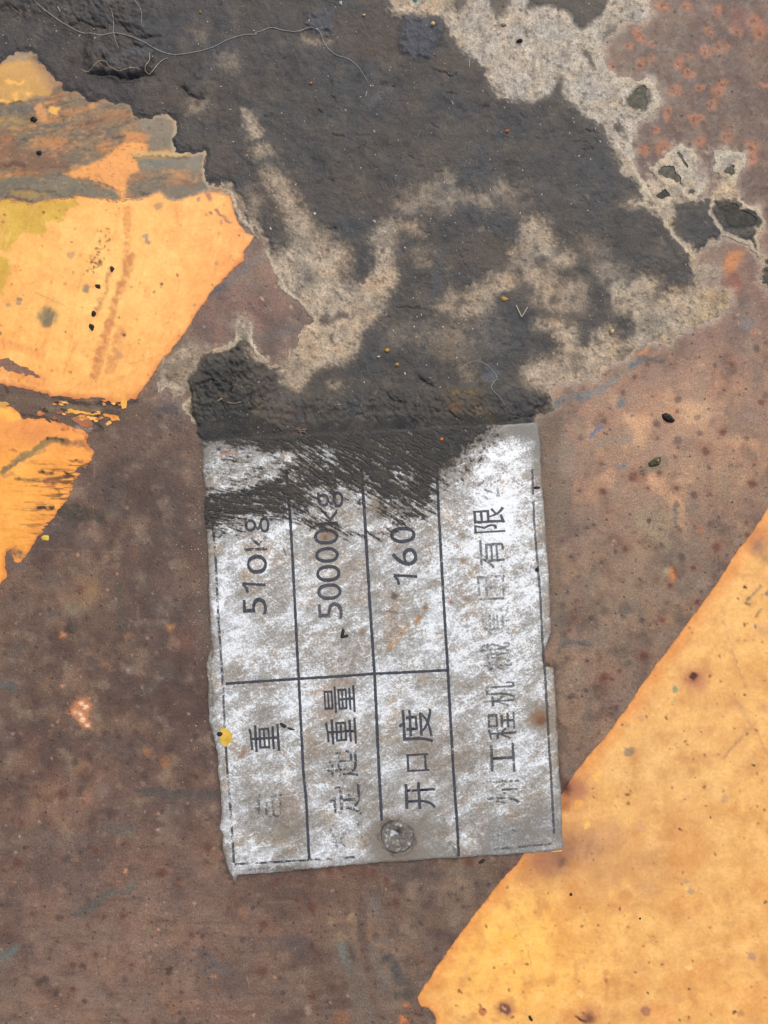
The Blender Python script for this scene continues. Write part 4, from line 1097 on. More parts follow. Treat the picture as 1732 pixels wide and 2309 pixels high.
# wet body colour
n = fbm(X, Y, 170, 4, 61)
cm.var(ss(-.1, .6, n), (80, 73, 66), .8)
cm.var(ss(0, .6, -n), (67, 70, 73), .8)
cm.var(np.exp(-((X - 230) / 260.) ** 2 - ((Y - 160) / 110.) ** 2), (74, 65, 61), .8)
cm.var(np.exp(-((X - 1330) / 160.) ** 2 - ((Y - 370) / 130.) ** 2), (74, 74, 74), .7)
cm.var(ss(720, 900, Y) * ss(1300, 1100, X), (70, 66, 60), .75)
cm.var(np.exp(-((X - 520) / 75.) ** 2 - ((Y - 880) / 80.) ** 2), (56, 54, 48), .9)
cm.var(np.exp(-((X - 650) / 45.) ** 2 - ((Y - 900) / 90.) ** 2), (88, 78, 70), .7)
n = fbm(X, Y, 48, 5, 63)
cm.var(ss(.1, .7, n), (98, 88, 76), .7)
cm.var(ss(.1, .7, -n), (54, 54, 54), .7)
for t, s, c, a in [('A2', '520,60 720,90 900,110 920,330 800,380 560,320', (90, 76, 64), .7), ('A2', '1150,300 1300,330 1400,380 1450,470 1300,480 1150,420', (92, 82, 70), .6), ('A2', '950,960 1100,900 1250,800 1400,700 1500,760 1400,980 1150,1050 980,1060', (92, 82, 70), .6),
                   ('A1', '860,560 1000,480 1150,520 1130,640 1000,700 880,680', (88, 76, 66), .6), ('A1', '1100,850 1400,830 1500,1100 1300,1100 1150,950', (90, 80, 70), .6), ('A2', '0,1100 200,1150 230,1300 150,1400 60,1300', (92, 78, 70), .6), ('A2', '1230,1560 1500,1480 1659,1500 1659,1659 1230,1659', (92, 80, 68), .6), ('A1', '1450,1250 1600,1250 1650,1440 1530,1400', (112, 100, 88), .6),
                   ('B2', '1080,440 1320,430 1320,640 1150,640', (98, 88, 74), .6), ('B2', '60,740 200,760 220,900 280,1000 140,1100 80,1060', (92, 80, 72), .6), ('B2', '1180,850 1500,840 1500,1030 1250,1000', (86, 76, 56), .6), ('B3', '240,980 330,960 370,1080 400,1200 380,1659 250,1659 220,1100', (104, 92, 80), .9), ('B3', '380,1180 470,1190 440,1420 370,1380', (132, 120, 104), .6), ('B3', '300,1000 360,1000 380,1100 320,1200', (90, 78, 70), .5)]:
    cm.fill(P(t, s), c, 18, a, 12, 5)
# bluish, rough imprints
BP = [P('A2', '350,90 500,80 522,240 430,252 345,190'), P('A2', '945,110 1050,95 1120,150 1205,145 1190,235 1140,290 1125,360 1000,380 930,330')]
for p in BP:
    cm.fill(p, (78, 80, 88), 6, .85, 5, 4)
cm.stroke(P('A2', '760,650 800,590 860,550'), 18, (94, 92, 92), 6, .7)
cm.stroke(P('B2', '1180,0 1150,200 1140,300'), 18, (78, 82, 90), 10, .6)
cm.stroke(P('A1', '720,420 800,380 900,340'), 26, (84, 84, 88), 8, .7)
cm.stroke(P('A1', '620,310 660,340'), 14, (86, 86, 90), 6, .6)
cm.spot(*P('B2', '1500,760')[0], 18, (98, 106, 116), .6, 12, 5, 6)
cm.stroke(P('B2', '1270,880 1420,870'), 12, (110, 88, 48), 6, .7, 6, 6, .8)
cm.stroke(P('B2', '1400,960 1500,1050'), 12, (106, 86, 50), 6, .7, 6, 6, .8)
cm.spot(*P('B2', '1265,970')[0], 12, (112, 76, 44), .7, 8, 5, 6)
cm.spot(*P('B2', '265,985')[0], 9, (92, 62, 40), .7, 8, 5, 6)
# dry, pale areas
dry = np.zeros(len(X))
ragged = cm.f1 * .5 + cm.f2 * .35 + fbm(X, Y, 7, 2, 65) * .5
for t, s, soft, a in TAN:
    q = P(t, s)
    d = cm.sd(q, 6, 4, 60)
    m = ss(-soft * 2.0, soft * 1.8, d + ragged * (soft * .9 + 6)) * a
    dry = np.maximum(dry, m)
for t, s, soft, a in DARKIN:
    d = cm.sd(P(t, s), 5, 3, 60)
    dry = dry * (1 - ss(-soft, soft, d + ragged * soft * .6) * a)
# a thin, half-dry halo round the pale areas
halo = np.zeros(len(X))
for t, s_, soft, a in TAN:
    halo = np.maximum(halo, ss(-34, 4, cm.sd(P(t, s_), 12, 5, 60) + cm.w1 * 12) * a)
cm.var(halo * (.6 + .5 * cm.w2), (104, 93, 79), .85)
# tide line along every open edge of the mud
rimw = 5.5 + 3.5 * fbm(X, Y, 60, 2, 67)
rim = ss(rimw + 3, rimw - 3, f_mud0 + cm.f1 * 2) * ss(0, 60, X) * np.where(Y > 900, .25, 1.0) * np.where((X < 500) & (Y < 440), 0.0, 1.0) * .85
dry = np.maximum(dry, rim)
# the pale film is patchy: darker crumbs show through it
pt = fbm(X, Y, 16, 4, 69) + .6 * fbm(X, Y, 6, 2, 71)
dry = dry * (1 - ss(.05, .85, pt) * .60) * (1 - ss(.0, .75, fbm(X, Y, 70, 4, 70)) * .38 * ss(420, 560, Y))
brk = ss(850, 950, X) * ss(1560, 1450, X) * ss(360, 420, Y) * ss(840, 760, Y)
dry = dry * (1 - brk * ss(-.05, .6, fbm(X, Y, 46, 5, 74)) * .85)
dry = dry * (1 - .30 * ss(.1, .7, fbm(X, Y * .25, 14, 3, 76)) * ss(900, 1000, X) * ss(330, 250, Y))
dry = np.clip(dry + ss(.45, 1.0, fbm(X, Y, 34, 5, 73)) * .22 * ss(250, 500, Y), 0, 1)
rimw_ = np.zeros(len(X))
LINES = [('A3', '1310,1240 1300,1330 1340,1400 1380,1455 1450,1490 1530,1510 1575,1555 1605,1595', 9), ('A3', '1330,1215 1420,1185 1470,1205 1475,1250 1540,1290 1612,1325 1630,1390 1600,1450 1588,1490 1615,1590', 8), ('A3', '1000,1380 1060,1450 1110,1510 1190,1590 1190,1659', 8), ('A3', '940,1050 1000,1000 1060,960 1090,915 1130,905 1180,945 1210,1010', 9), ('A3', '790,1000 810,1060 840,1110 880,1160 900,1240', 12), ('A3', '740,500 900,515 965,580 960,660 900,720', 14), ('A3', '1330,1060 1345,1000 1330,940 1400,965 1490,965 1500,1030 1460,1100 1420,1170', 12), ('A3', '1060,960 1110,1000 1150,1090 1190,1070', 9), ('A3', '930,1060 970,1110 1040,1140 1090,1190 1150,1170 1190,1130', 10), ('A3', '900,1180 940,1240 1010,1280 1070,1240', 10), ('A3', '1120,1200 1180,1240 1230,1200 1260,1150', 10),
         ('B2', '105,0 150,100 190,205 255,265 315,315 355,355 390,405', 9), ('B1', '1335,605 1400,585 1480,548 1470,430', 8), ('B1', '1560,440 1556,530 1578,600 1640,655', 7), ('B1', '1182,915 1150,955 1148,975 1175,1012 1215,1052', 7), ('A1', '1450,1210 1470,1300 1510,1370 1560,1420 1600,1480', 7)]
for t, s_, wd in LINES:
    q = P(t, s_)
    i = cm.box(q, 40)
    x, y = cm.xy(i, 6, 4)
    lm = ss(wd * .5 + 2.5, wd * .5 - 2.5, line_d(x, y, q) + cm.f2[i] * 2) * .95
    dry[i] = np.maximum(dry[i], lm)
    rimw_[i] = np.maximum(rimw_[i], lm)
    f_mud[i] = np.maximum(f_mud[i], (wd * .5 - line_d(x, y, q)) * 1.0)
ur = ss(900, 1150, X) * ss(520, 300, Y)
tan = lin((172, 156, 134)) * (1 - ur[:, None]) + lin((176, 167, 152)) * ur[:, None]
yel = ss(1640, 1720, X + (Y - 560) * .8)[:, None]
tan = tan * (1 - .5 * yel) + lin((196, 168, 120)) * .5 * yel
tan = tan * (1 - .8 * rimw_[:, None]) + lin((186, 174, 150)) * .8 * rimw_[:, None]
tv = (1 + .26 * fbm(X, Y, 40, 4, 75) + .14 * cm.f2)[:, None] * (1 - np.array([.0, .06, .14]) * ss(.0, .6, fbm(X, Y, 60, 3, 72))[:, None])
g_ = cm.C.mean(1)[:, None]
cm.C = (cm.C + (g_ - cm.C) * .15) * np.array([.84, .87, .89])
cm.C = cm.C * (1 - dry[:, None]) + tan * tv * dry[:, None]

# thickness
wet = 1 - dry
edge = ss(0, 14 + 26 * dry, f_mud)
h = 0.03 + edge * (0.06 + 0.32 * wet + 0.26 * fbm(X, Y, 55, 5, 77) * wet + 0.11 * fbm(X, Y, 15, 4, 78) * wet + 0.03 * cm.f1)
h = h + .16 * ss(-16, -3, f_hole) * (1 + .8 * cm.f2) + .10 * rimw_ * (1 + cm.f1)
lump = np.zeros(len(X))
rough = np.zeros(len(X))
for q, soft, hh, rr in [(P('B1', '1190,830 1330,620 1480,560 1560,560 1600,640 1659,680 1659,1150 1280,1165 1215,1040 1190,930'), 22, 1.7, .55), (N('590,815 625,830 612,900 640,960 600,990 560,990'), 20, 1.0, .45), (P('A1', '560,210 700,185 880,240 960,300 945,440 870,488 740,488 600,462 560,400'), 12, 1.3, .35),
                        (P('A1', '-300,-300 1000,-300 950,100 900,230 700,180 600,180 450,160 300,100 100,60 -300,90'), 30, 0.8, .5), (N('600,900 900,880 1240,880 1235,955 1120,962 600,990'), 24, .75, .4), (N('900,930 1010,880 1130,900 1220,910 1230,960 900,975'), 16, .5, .4), (BP[0], 7, .35, .25), (BP[1], 8, .45, .28),
                        (P('B2', '1030,740 1120,760 1150,830 1060,800'), 8, .6, .3), (P('B2', '860,860 980,850 980,930 880,940'), 10, .6, .4), (P('A3', '840,1650 1000,1560 1180,1590 1190,1659 1190,1700 900,1700'), 10, .35, .15), (P('B3', '830,0 1180,0 1190,200 980,220 860,120'), 10, .35, .15), (P('A1', '1140,540 1220,460 1300,500 1290,590 1200,600'), 8, .45, .2)]:
    m = ss(-soft, soft, cm.sd(q, 7, 4, 60))
    lump = np.maximum(lump, m * hh)
    rough = np.maximum(rough, m * rr)
h = h + edge * (lump + rough * fbm(X, Y, 20, 4, 79) + rough * .5 * fbm(X, Y, 8, 3, 81))
# cracks
CRK = [('A1', '440,170 520,135 570,165 600,190 660,185', 4, .8), ('A1', '555,462 620,478 680,475 740,490 800,495 870,490 960,470', 5, 1.4), ('A1', '690,60 720,120 780,190 860,232 960,238', 4, .7), ('A1', '860,240 1010,232', 5, .5), ('A1', '0,60 70,50 120,80', 4, .5), ('A1', '60,135 120,110', 4, .5), ('A1', '640,350 650,420 690,440', 8, .7),
       ('A1', '1140,560 1200,605 1270,620', 4, .5), ('A1', '560,0 620,80 600,110', 4, .4), ('A1', '850,300 900,330 960,300', 5, .6), ('A2', '1130,440 1190,455 1240,490 1280,470', 4, .5), ('A2', '820,530 860,535 885,548', 4, .5), ('A2', '490,520 510,590 540,640', 3, .35), ('A2', '1220,590 1280,580', 3, .35), ('A2', '420,690 440,710', 5, .4), ('A2', '330,100 380,85', 4, .4), ('A2', '350,180 420,190 480,210', 3, .4), ('A2', '800,1200 850,1200 855,1150', 3, .2),
       ('A3', '430,885 550,890', 3, .3), ('A3', '500,940 560,938', 3, .3), ('A3', '205,875 235,878', 3, .3), ('A3', '1130,1545 1190,1640', 3, .4), ('B2', '900,335 960,350 1060,350', 4, .45), ('B2', '1270,215 1360,205', 3, .4), ('B2', '1310,30 1340,90', 3, .3), ('B2', '1420,420 1540,420', 3, .3), ('B2', '0,1060 120,1140 200,1110 340,1135', 4, .6), ('B2', '900,1100 1080,1090 1180,1080', 4, .6), ('B2', '1230,1000 1320,1060', 5, .6), ('B2', '1580,1000 1659,1020', 4, .5), ('B3', '0,1050 120,1035 240,1020', 6, .7),
       ('B1', '1215,850 1330,800 1450,830', 4, .7), ('B1', '1400,920 1420,990', 4, .6), ('B1', '1230,870 1250,960', 5, .6), ('B1', '1500,760 1450,880', 3, .5), ('B2', '60,880 80,960 0,990', 4, .6), ('B2', '1040,790 1140,830', 4, .4), ('B2', '860,900 930,930', 4, .6)]
for t, s, wd, dp in CRK:
    d = np.full(len(X), 1e3)
    q = P(t, s)
    i = cm.box(q, 30)
    x, y = cm.xy(i, 5, 4)
    d[i] = line_d(x, y, q)
    h = h - ss(wd * .62, 0.2, d) * dp * edge
rc = random.Random(17)
for k in range(150):
    x0, y0 = rc.uniform(0, 1500), rc.uniform(0, 950)
    a_ = rc.uniform(-.6, .6)
    L_ = rc.uniform(6, 24)
    q = [(x0, y0), (x0 + L_ * .5 * math.cos(a_), y0 + L_ * .5 * math.sin(a_) + rc.uniform(-4, 4)), (x0 + L_ * math.cos(a_), y0 + L_ * math.sin(a_))]
    i = cm.box(q, 14)
    if not len(i):
        continue
    x, y = cm.xy(i, 5, 4)
    h[i] -= ss(2.6, 0.2, line_d(x, y, q)) * rc.uniform(.12, .4) * edge[i] * wet[i]
h = h - edge * ss(.78, 1.15, fbm(X, Y, 18, 3, 83) + .15 * lump) * .25 * wet
# settle against the top edge of the nameplate
h = np.maximum(h, 0.03)
mud_h = h
zm = steel_z(X, Y) + h + 0.02
dpl = cm.sd(POLY_PLATE, 0, 0, 60)
zm = np.minimum(zm, np.where(dpl > -60, .46 + np.maximum(0, -dpl - 3) * .035, 9))
D, T = clip_grid(cm, f_mud, np.c_[X * 0 + wx(X), wy(Y), zm * MM, cm.C], skirt=-0.15 * MM)
mud = mesh_from("mud", D[:, :3], T, M_MUD, D[:, 3:6])
tag(mud, "thick dark grey mud with pale dried edges caked over the steel above the nameplate", "mud", kind="stuff")
gx_, gy_ = axis(-20, 1760, 2.6, 260), axis(-20, 1190, 2.6, 260)
ZM = np.where(f_mud > 0, zm, -1).reshape(len(gy_), len(gx_))

# ------------------------------------------------------------------ the nameplate
PLATE_T = 0.62


def plate_top(px, py):
    return PLATE_T + 0.10 * fbm(px, py, 260, 2, 91) + 0.03 * fbm(px, py, 70, 3, 93)


cp = Canvas(np.arange(440, 1290, 2.6), np.arange(935, 2005, 2.6), (158, 158, 154))
fp = cp.sd(POLY_PLATE, 2.0, 1.2)
X, Y = cp.X, cp.Y
th = math.radians(-27)
u = X * math.cos(th) + Y * math.sin(th)
v = -X * math.sin(th) + Y * math.cos(th)
n = fbm(X, Y, 120, 4, 94)
na = fbm(u * .3, v, 22, 4, 95)
cp.var(ss(0, .6, n), (190, 194, 197), .7)
cp.var(ss(0, .6, -n), (160, 155, 147), .7)
cp.var(ss(.1, .7, na), (198, 202, 205), .5)
cp.var(ss(.1, .7, -na), (152, 145, 135), .5)
n5 = fbm(X, Y, 60, 4, 96)
cp.var(ss(.15, .7, n5), (172, 154, 130), .5)
cp.var(ss(.2, .7, fbm(X, Y, 38, 4, 100)), (150, 134, 116), .55)
white = .20 + .34 * n + .22 * na
white += .13 * ss(980, 1120, X) - .15 * ss(1500, 1800, Y) * ss(700, 900, X) + .22 * np.exp(-((X - 1120) / 110.) ** 2 - ((Y - 1180) / 170.) ** 2)
white += .16 * np.exp(-((X - 600) / 60.) ** 2 - ((Y - 1270) / 60.) ** 2) + .14 * np.exp(-((X - 720) / 70.) ** 2 - ((Y - 1480) / 60.) ** 2) - .12 * np.exp(-((X - 780) / 110.) ** 2 - ((Y - 1330) / 90.) ** 2)
white -= .35 * np.exp(-((X - 1180) / 110.) ** 2 - ((Y - 1890) / 50.) ** 2) + .22 * np.exp(-((X - 640) / 100.) ** 2 - ((Y - 1860) / 60.) ** 2) + .35 * np.exp(-((X - 900) / 100.) ** 2 - ((Y - 1900) / 50.) ** 2)
# edge strips carry no white coat
white -= .30 * ss(26, 8, fp)
white -= .4 * ss(1000, 960, Y - (X - 1200) * -.05)
for s, c, r, a in [('1150,1895', (146, 148, 148), 60, .8), ('1230,1860', (156, 160, 164), 40, .6), ('640,1850', (150, 146, 136), 60, .6), ('900,1890', (146, 138, 130), 70, .8), ('1000,1700', (158, 150, 140), 70, .4), ('560,1290', (176, 152, 122), 26, .6), ('600,1250', (176, 156, 140), 40, .5), ('760,1280', (176, 160, 142), 50, .4), ('560,1480', (166, 152, 138), 40, .5), ('590,1600', (140, 132, 120), 30, .5), ('780,1760', (140, 134, 128), 36, .5), ('790,1640', (180, 170, 150), 40, .3), ('650,1810', (172, 152, 140), 40, .5),
                   ('1190,1010', (150, 152, 152), 30, .7), ('1180,970', (140, 142, 140), 26, .8), ('1090,980', (124, 124, 120), 26, .8), ('740,1560', (176, 160, 144), 34, .5), ('1060,1290', (176, 154, 122), 18, .6), ('1080,1180', (184, 160, 124), 16, .6), ('1010,1160', (190, 180, 160), 20, .5), ('1130,1090', (190, 168, 136), 24, .5), ('1045,1260', (178, 142, 96), 9, .6), ('1060,1200', (150, 132, 106), 8, .7), ('1070,1600', (148, 140, 132), 22, .7), ('1060,1730', (144, 138, 126), 14, .8), ('1000,1660', (144, 134, 128), 22, .6), ('860,1200', (176, 150, 126), 20, .5)]:
    x, y = [float(k) for k in s.split(',')]
    cp.spot(x, y, r * .7, c, a, r * .6, 14, 6)
    white -= a * .22 * np.exp(-((X - x) ** 2 + (Y - y) ** 2) / (r * .9) ** 2)
dz_ = ss(30, -60, (Y - 1000) + (X - 1080) * .9) * ss(900, 960, X)
cp.var(dz_ * ss(-.5, .3, n5 + .3), (118, 116, 110), .8)
white -= .45 * dz_
te_ = Y - (955 + (1211 - X) * .058)
strip = np.maximum(ss(46, 22, te_ + cp.w1 * 8), ss(34, 18, 1226 - X + cp.w2 * 6) * ss(1090, 1040, Y))
cp.var(strip * (.6 + .5 * cp.w2), (132, 134, 134), .75)
white -= .26 * strip
tr_ = np.exp(-((X - 1030) / 70.) ** 2 - ((Y - 1060) / 70.) ** 2)
cp.var(tr_ * ss(-.4, .4, cp.w1), (128, 122, 112), .7)
white -= .3 * tr_
# rust and stain on the plate
for t, s, wd, c, a in [('C2', '860,890 940,800 975,745', 9, (190, 150, 96), .75), ('C2', '1020,740 1050,690', 9, (186, 138, 86), .8), ('C2', '380,1170 530,1110 640,1040', 9, (190, 170, 150), .7), ('D1', '1410,0 1400,90', 9, (158, 140, 110), .7), ('C1', '1490,1580 1530,1530', 8, (186, 142, 110), .7), ('C2', '780,660 860,655 960,670', 3, (92, 86, 86), .6)]:
    cp.stroke(P(t, s), wd, c, 4, a, 4, 4, .4)
    white -= .5 * ss(wd, 0, line_d(X, Y, P(t, s))) * a
for t, s, r, c, a in [('C2', '1085,635', 4, (180, 112, 60), .9), ('C2', '1245,600', 3.6, (184, 96, 52), .95), ('C3', '230,1320', 20, (160, 124, 92), .8), ('C3', '245,1340', 10, (140, 90, 66), .85), ('C2', '895,560', 8, (92, 76, 62), .8), ('C2', '695,790', 6, (168, 132, 104), .8), ('C2', '460,775', 3, (190, 150, 90), .8), ('C2', '1315,185', 8, (150, 132, 104), .6), ('C2', '470,185', 14, (176, 140, 116), .6), ('C2', '460,200', 6, (120, 84, 66), .7), ('C3', '215,400', 4, (50, 48, 46), .9), ('C2', '800,20', 16, (160, 138, 116), .6)]:
    cp.spot(*P(t, s)[0], r, c, a, r * .5, 3, 3)
    x, y = P(t, s)[0]
    white -= .8 * np.exp(-((X - x) ** 2 + (Y - y) ** 2) / (r * 1.2) ** 2)
# scrape marks
for t, s, wd, c, a in [('D1', '1560,340 1659,300', 3, (120, 118, 112), .6), ('D2', '-60,380 80,450 180,500', 10, (150, 148, 138), .6), ('D2', '60,340 220,420 330,520', 8, (140, 136, 126), .6), ('D2', '-40,440 100,540', 6, (168, 166, 156), .6), ('C2', '120,360 300,310', 6, (188, 168, 154), .5), ('D2', '1340,560 1370,490', 2, (206, 204, 196), .7), ('C2', '250,170 360,215', 1.5, (84, 74, 66), .8), ('D2', '500,440 520,500', 5, (80, 76, 70), .7), ('D2', '570,470 575,490', 3, (70, 66, 60), .7), ('D2', '1240,520 1290,600', 9, (100, 98, 94), .6), ('D2', '0,690 180,680 300,680', 8, (92, 92, 92), .6), ('C1', '1320,1000 1325,870', 3, (96, 90, 82), .6)]:
    cp.stroke(P(t, s), wd, c, 2.5, a, 4, 3, .5)
for k in range(3):
    q = [(895 + (38.5 + k * 1.2) * (1 + .07 * math.sin(2 * a + .6) + .05 * math.sin(3 * a + 2)) * math.cos(a), 1884 + (40.5 + k * 1.2) * (1 + .07 * math.sin(2 * a + .6) + .05 * math.sin(3 * a + 2)) * math.sin(a)) for a in np.linspace(-2.6 + k * 1.4, .2 + k * 1.6, 14)]
    cp.stroke(q, 4, (66, 58, 52), 2.5, .85, 4, 4, .8)
cp.spot(895, 1884, 52, (150, 140, 130), .5, 14, 6, 6)
white -= .5 * np.exp(-((X - 895) ** 2 + (Y - 1884) ** 2) / 52. ** 2)
wp = P('C1', '1330,600 1390,575 1400,640 1340,680')
cp.fill(wp, (228, 234, 240), 5, .9, 3, 3, .4)
white += .5 * ss(-4, 4, cp.sd(wp, 3, 3, 20))
cp.fill(N('490,1018 540,1016 538,1030 500,1032'), (150, 104, 74), 5, .6, 5, 5, .6)
for q in ['474,1490 480,1560 482,1620', '468,1560 486,1564', '470,1590 486,1592', '474,1610 486,1612', '476,1400 484,1440 480,1480', '1222,1480 1232,1460 1240,1440', '1226,1500 1232,1560 1236,1600']:
    cp.stroke(N(q), 1.8, (82, 72, 62), 1.6, .7, 2, 2, .3)
for x, y, r in [(1242, 1386, 5), (1250, 1392, 4), (1258, 1628, 6), (1254, 1640, 5), (1260, 1646, 4), (1222, 1042, 4)]:
    cp.spot(x, y, r, (58, 54, 48), .8, 2, 4, 4)
# grime in the edge
cp.var(ss(5, 0, fp + cp.f1 * 2), (112, 106, 98), .5)
white -= .25 * ss(6, 0, fp)
zp = plate_top(X, Y)
zp = zp - 0.10 * ss(6, 0, fp) ** 2
left = ss(520, 470, X - (Y - 1000) * .042)
zp = zp + left * (0.10 * fbm(X, Y, 40, 3, 97) - .06)
D, T = clip_grid(cp, fp, np.c_[wx(X), wy(Y), zp * MM, cp.C, white], skirt=0.02 * MM)
plate_root = bpy.data.objects.new("nameplate", None)
C.objects.link(plate_root)
plate_root.location = (0, 0, 0)
tag(plate_root, "torn silver nameplate printed with black Chinese characters and numbers, riveted to the steel", "nameplate")
pl = mesh_from("plate", D[:, :3], T, M_PLATE, D[:, 3:6], {"white": D[:, 6]}, parent=plate_root)
del D, T


def drape(o, dz):
    """lay a flat print mesh given in photograph pixels onto the plate"""
    me = o.data
    n_ = len(me.vertices)
    co = np.empty(n_ * 3, np.float32)
    me.vertices.foreach_get("co", co)
    co = co.reshape(-1, 3)
    z = plate_top(co[:, 0].astype(float), co[:, 1].astype(float)) + dz
    co2 = np.c_[wx(co[:, 0]), wy(co[:, 1]), z * MM].astype(np.float32)
    me.vertices.foreach_set("co", co2.ravel())
    me.update()


def attr_f(me, k, vals):
    a = me.attributes.new(k, 'FLOAT', 'POINT')
    a.data.foreach_set("value", np.asarray(vals, np.float32))


def ribbon(pts, width, step=5.0, jit=0.5):
    out, r = [], random.Random(int(pts[0][0]))
    P_ = []
    for (a, b), (c_, d_) in zip(pts[:-1], pts[1:]):
        L = math.hypot(c_ - a, d_ - b)
        k = max(1, int(L / step))
        for i in range(k):
            P_.append((a + (c_ - a) * i / k, b + (d_ - b) * i / k))
    P_.append(pts[-1])
    V_ = []
    for i, (x, y) in enumerate(P_):
        x0, y0 = P_[max(0, i - 1)]
        x1, y1 = P_[min(len(P_) - 1, i + 1)]
        dx, dy = x1 - x0, y1 - y0
        L = math.hypot(dx, dy) or 1
        nx_, ny_ = -dy / L, dx / L
        w1 = width * .5 + r.uniform(-jit, jit)
        w2 = width * .5 + r.uniform(-jit, jit)
        V_ += [(x + nx_ * w1, y + ny_ * w1, 0), (x - nx_ * w2, y - ny_ * w2, 0)]
    T_ = []
    for i in range(len(P_) - 1):
        a = 2 * i
        T_ += [(a, a + 1, a + 3), (a, a + 3, a + 2)]
    return np.array(V_), np.array(T_)


# printed rules
for s, wd, wear, fade in [
    ('479,1150 488,1263 494,1393 504,1538 508,1639 515,1745 521,1817 529,1943', 5.5, .47, .25), ('646,1060 655,1162 662,1285 674,1523 685,1740 691,1799 698,1935', 6.4, .38, .08), ('815,1060 821,1140 834,1357 845,1523 855,1740 861,1848', 6.8, .37, .05),
    ('984,1040 988,1140 998,1321 1009,1502 1022,1740 1031,1864 1034,1928', 6.4, .38, .08), ('1199,1058 1203,1163 1206,1212 1217,1339 1221,1430 1228,1520 1237,1683 1241,1740 1248,1878', 5.5, .40, .42), ('510,1540 600,1534 674,1529 760,1524 845,1518 930,1514 1007,1510', 6.4, .36, .05), ('530,1946 624,1941 698,1936 800,1929', 5, .50, .2), ('1100,1913 1180,1906 1246,1900', 5, .47, .55)]:
    V_, T_ = ribbon(N(s), wd)
    me_o = mesh_from("printed_rule", V_, T_[:, ::-1], M_PRINT, smooth=False, parent=plate_root)
    drape(me_o, 0.030)
    attr_f(me_o.data, "wear", np.full(len(V_), wear))
    attr_f(me_o.data, "fade", np.full(len(V_), fade))

# printed characters: (character, x0, x1, y0, y1 in photograph pixels, wear, fade)
GLY = [('5', 549, 603, 1347, 1385, .30, 0), ('1', 546, 600, 1313, 1336, .30, 0), ('0', 558, 603, 1250, 1294, .36, 0), ('k', 551, 603, 1206, 1242, .47, .1), ('g', 553, 609, 1166, 1202, .34, .0),
       ('5', 718, 773, 1357, 1396, .36, .35), ('0', 716, 771, 1314, 1353, .34, .25), ('0', 713, 769, 1273, 1312, .32, .12), ('0', 711, 765, 1233, 1269, .30, .05), ('0', 708, 764, 1191, 1228, .38, .0), ('k', 714, 762, 1148, 1184, .34, 0), ('g', 716, 775, 1108, 1146, .30, 0),
       ('1', 886, 941, 1294, 1318, .40, .05), ('6', 883, 941, 1235, 1276, .30, 0), ('0', 879, 937, 1187, 1225, .28, 0),
       ('重', 562, 631, 1632, 1693, .34, .05), ('自', 572, 640, 1790, 1842, .50, .35),
       ('量', 731, 801, 1545, 1606, .35, .05), ('重', 734, 804, 1619, 1676, .33, .05), ('起', 738, 808, 1689, 1750, .45, .15), ('定', 743, 815, 1766, 1836, .47, .15), ('额', 748, 818, 1850, 1908, .55, .3),
       ('度', 899, 975, 1596, 1674, .38, .12), ('口', 917, 967, 1697, 1737, .34, .1), ('开', 913, 982, 1761, 1822, .38, .12),
       ('徐', 1100, 1172, 1836, 1894, .57, .5), ('州', 1097, 1172, 1757, 1812, .44, .25), ('工', 1105, 1160, 1674, 1740, .40, .25), ('程', 1098, 1163, 1604, 1666, .42, .22), ('机', 1090, 1161, 1536, 1592, .43, .3), ('械', 1083, 1152, 1447, 1512, .45, .45), ('集', 1085, 1150, 1368, 1430, .48, .55), ('团', 1076, 1140, 1297, 1352, .45, .4), ('有', 1072, 1136, 1216, 1282, .42, .3), ('限', 1067, 1138, 1144, 1201, .35, .1), ('公', 1070, 1130, 1078, 1128, .46, .45)]
TILT = 0.0557
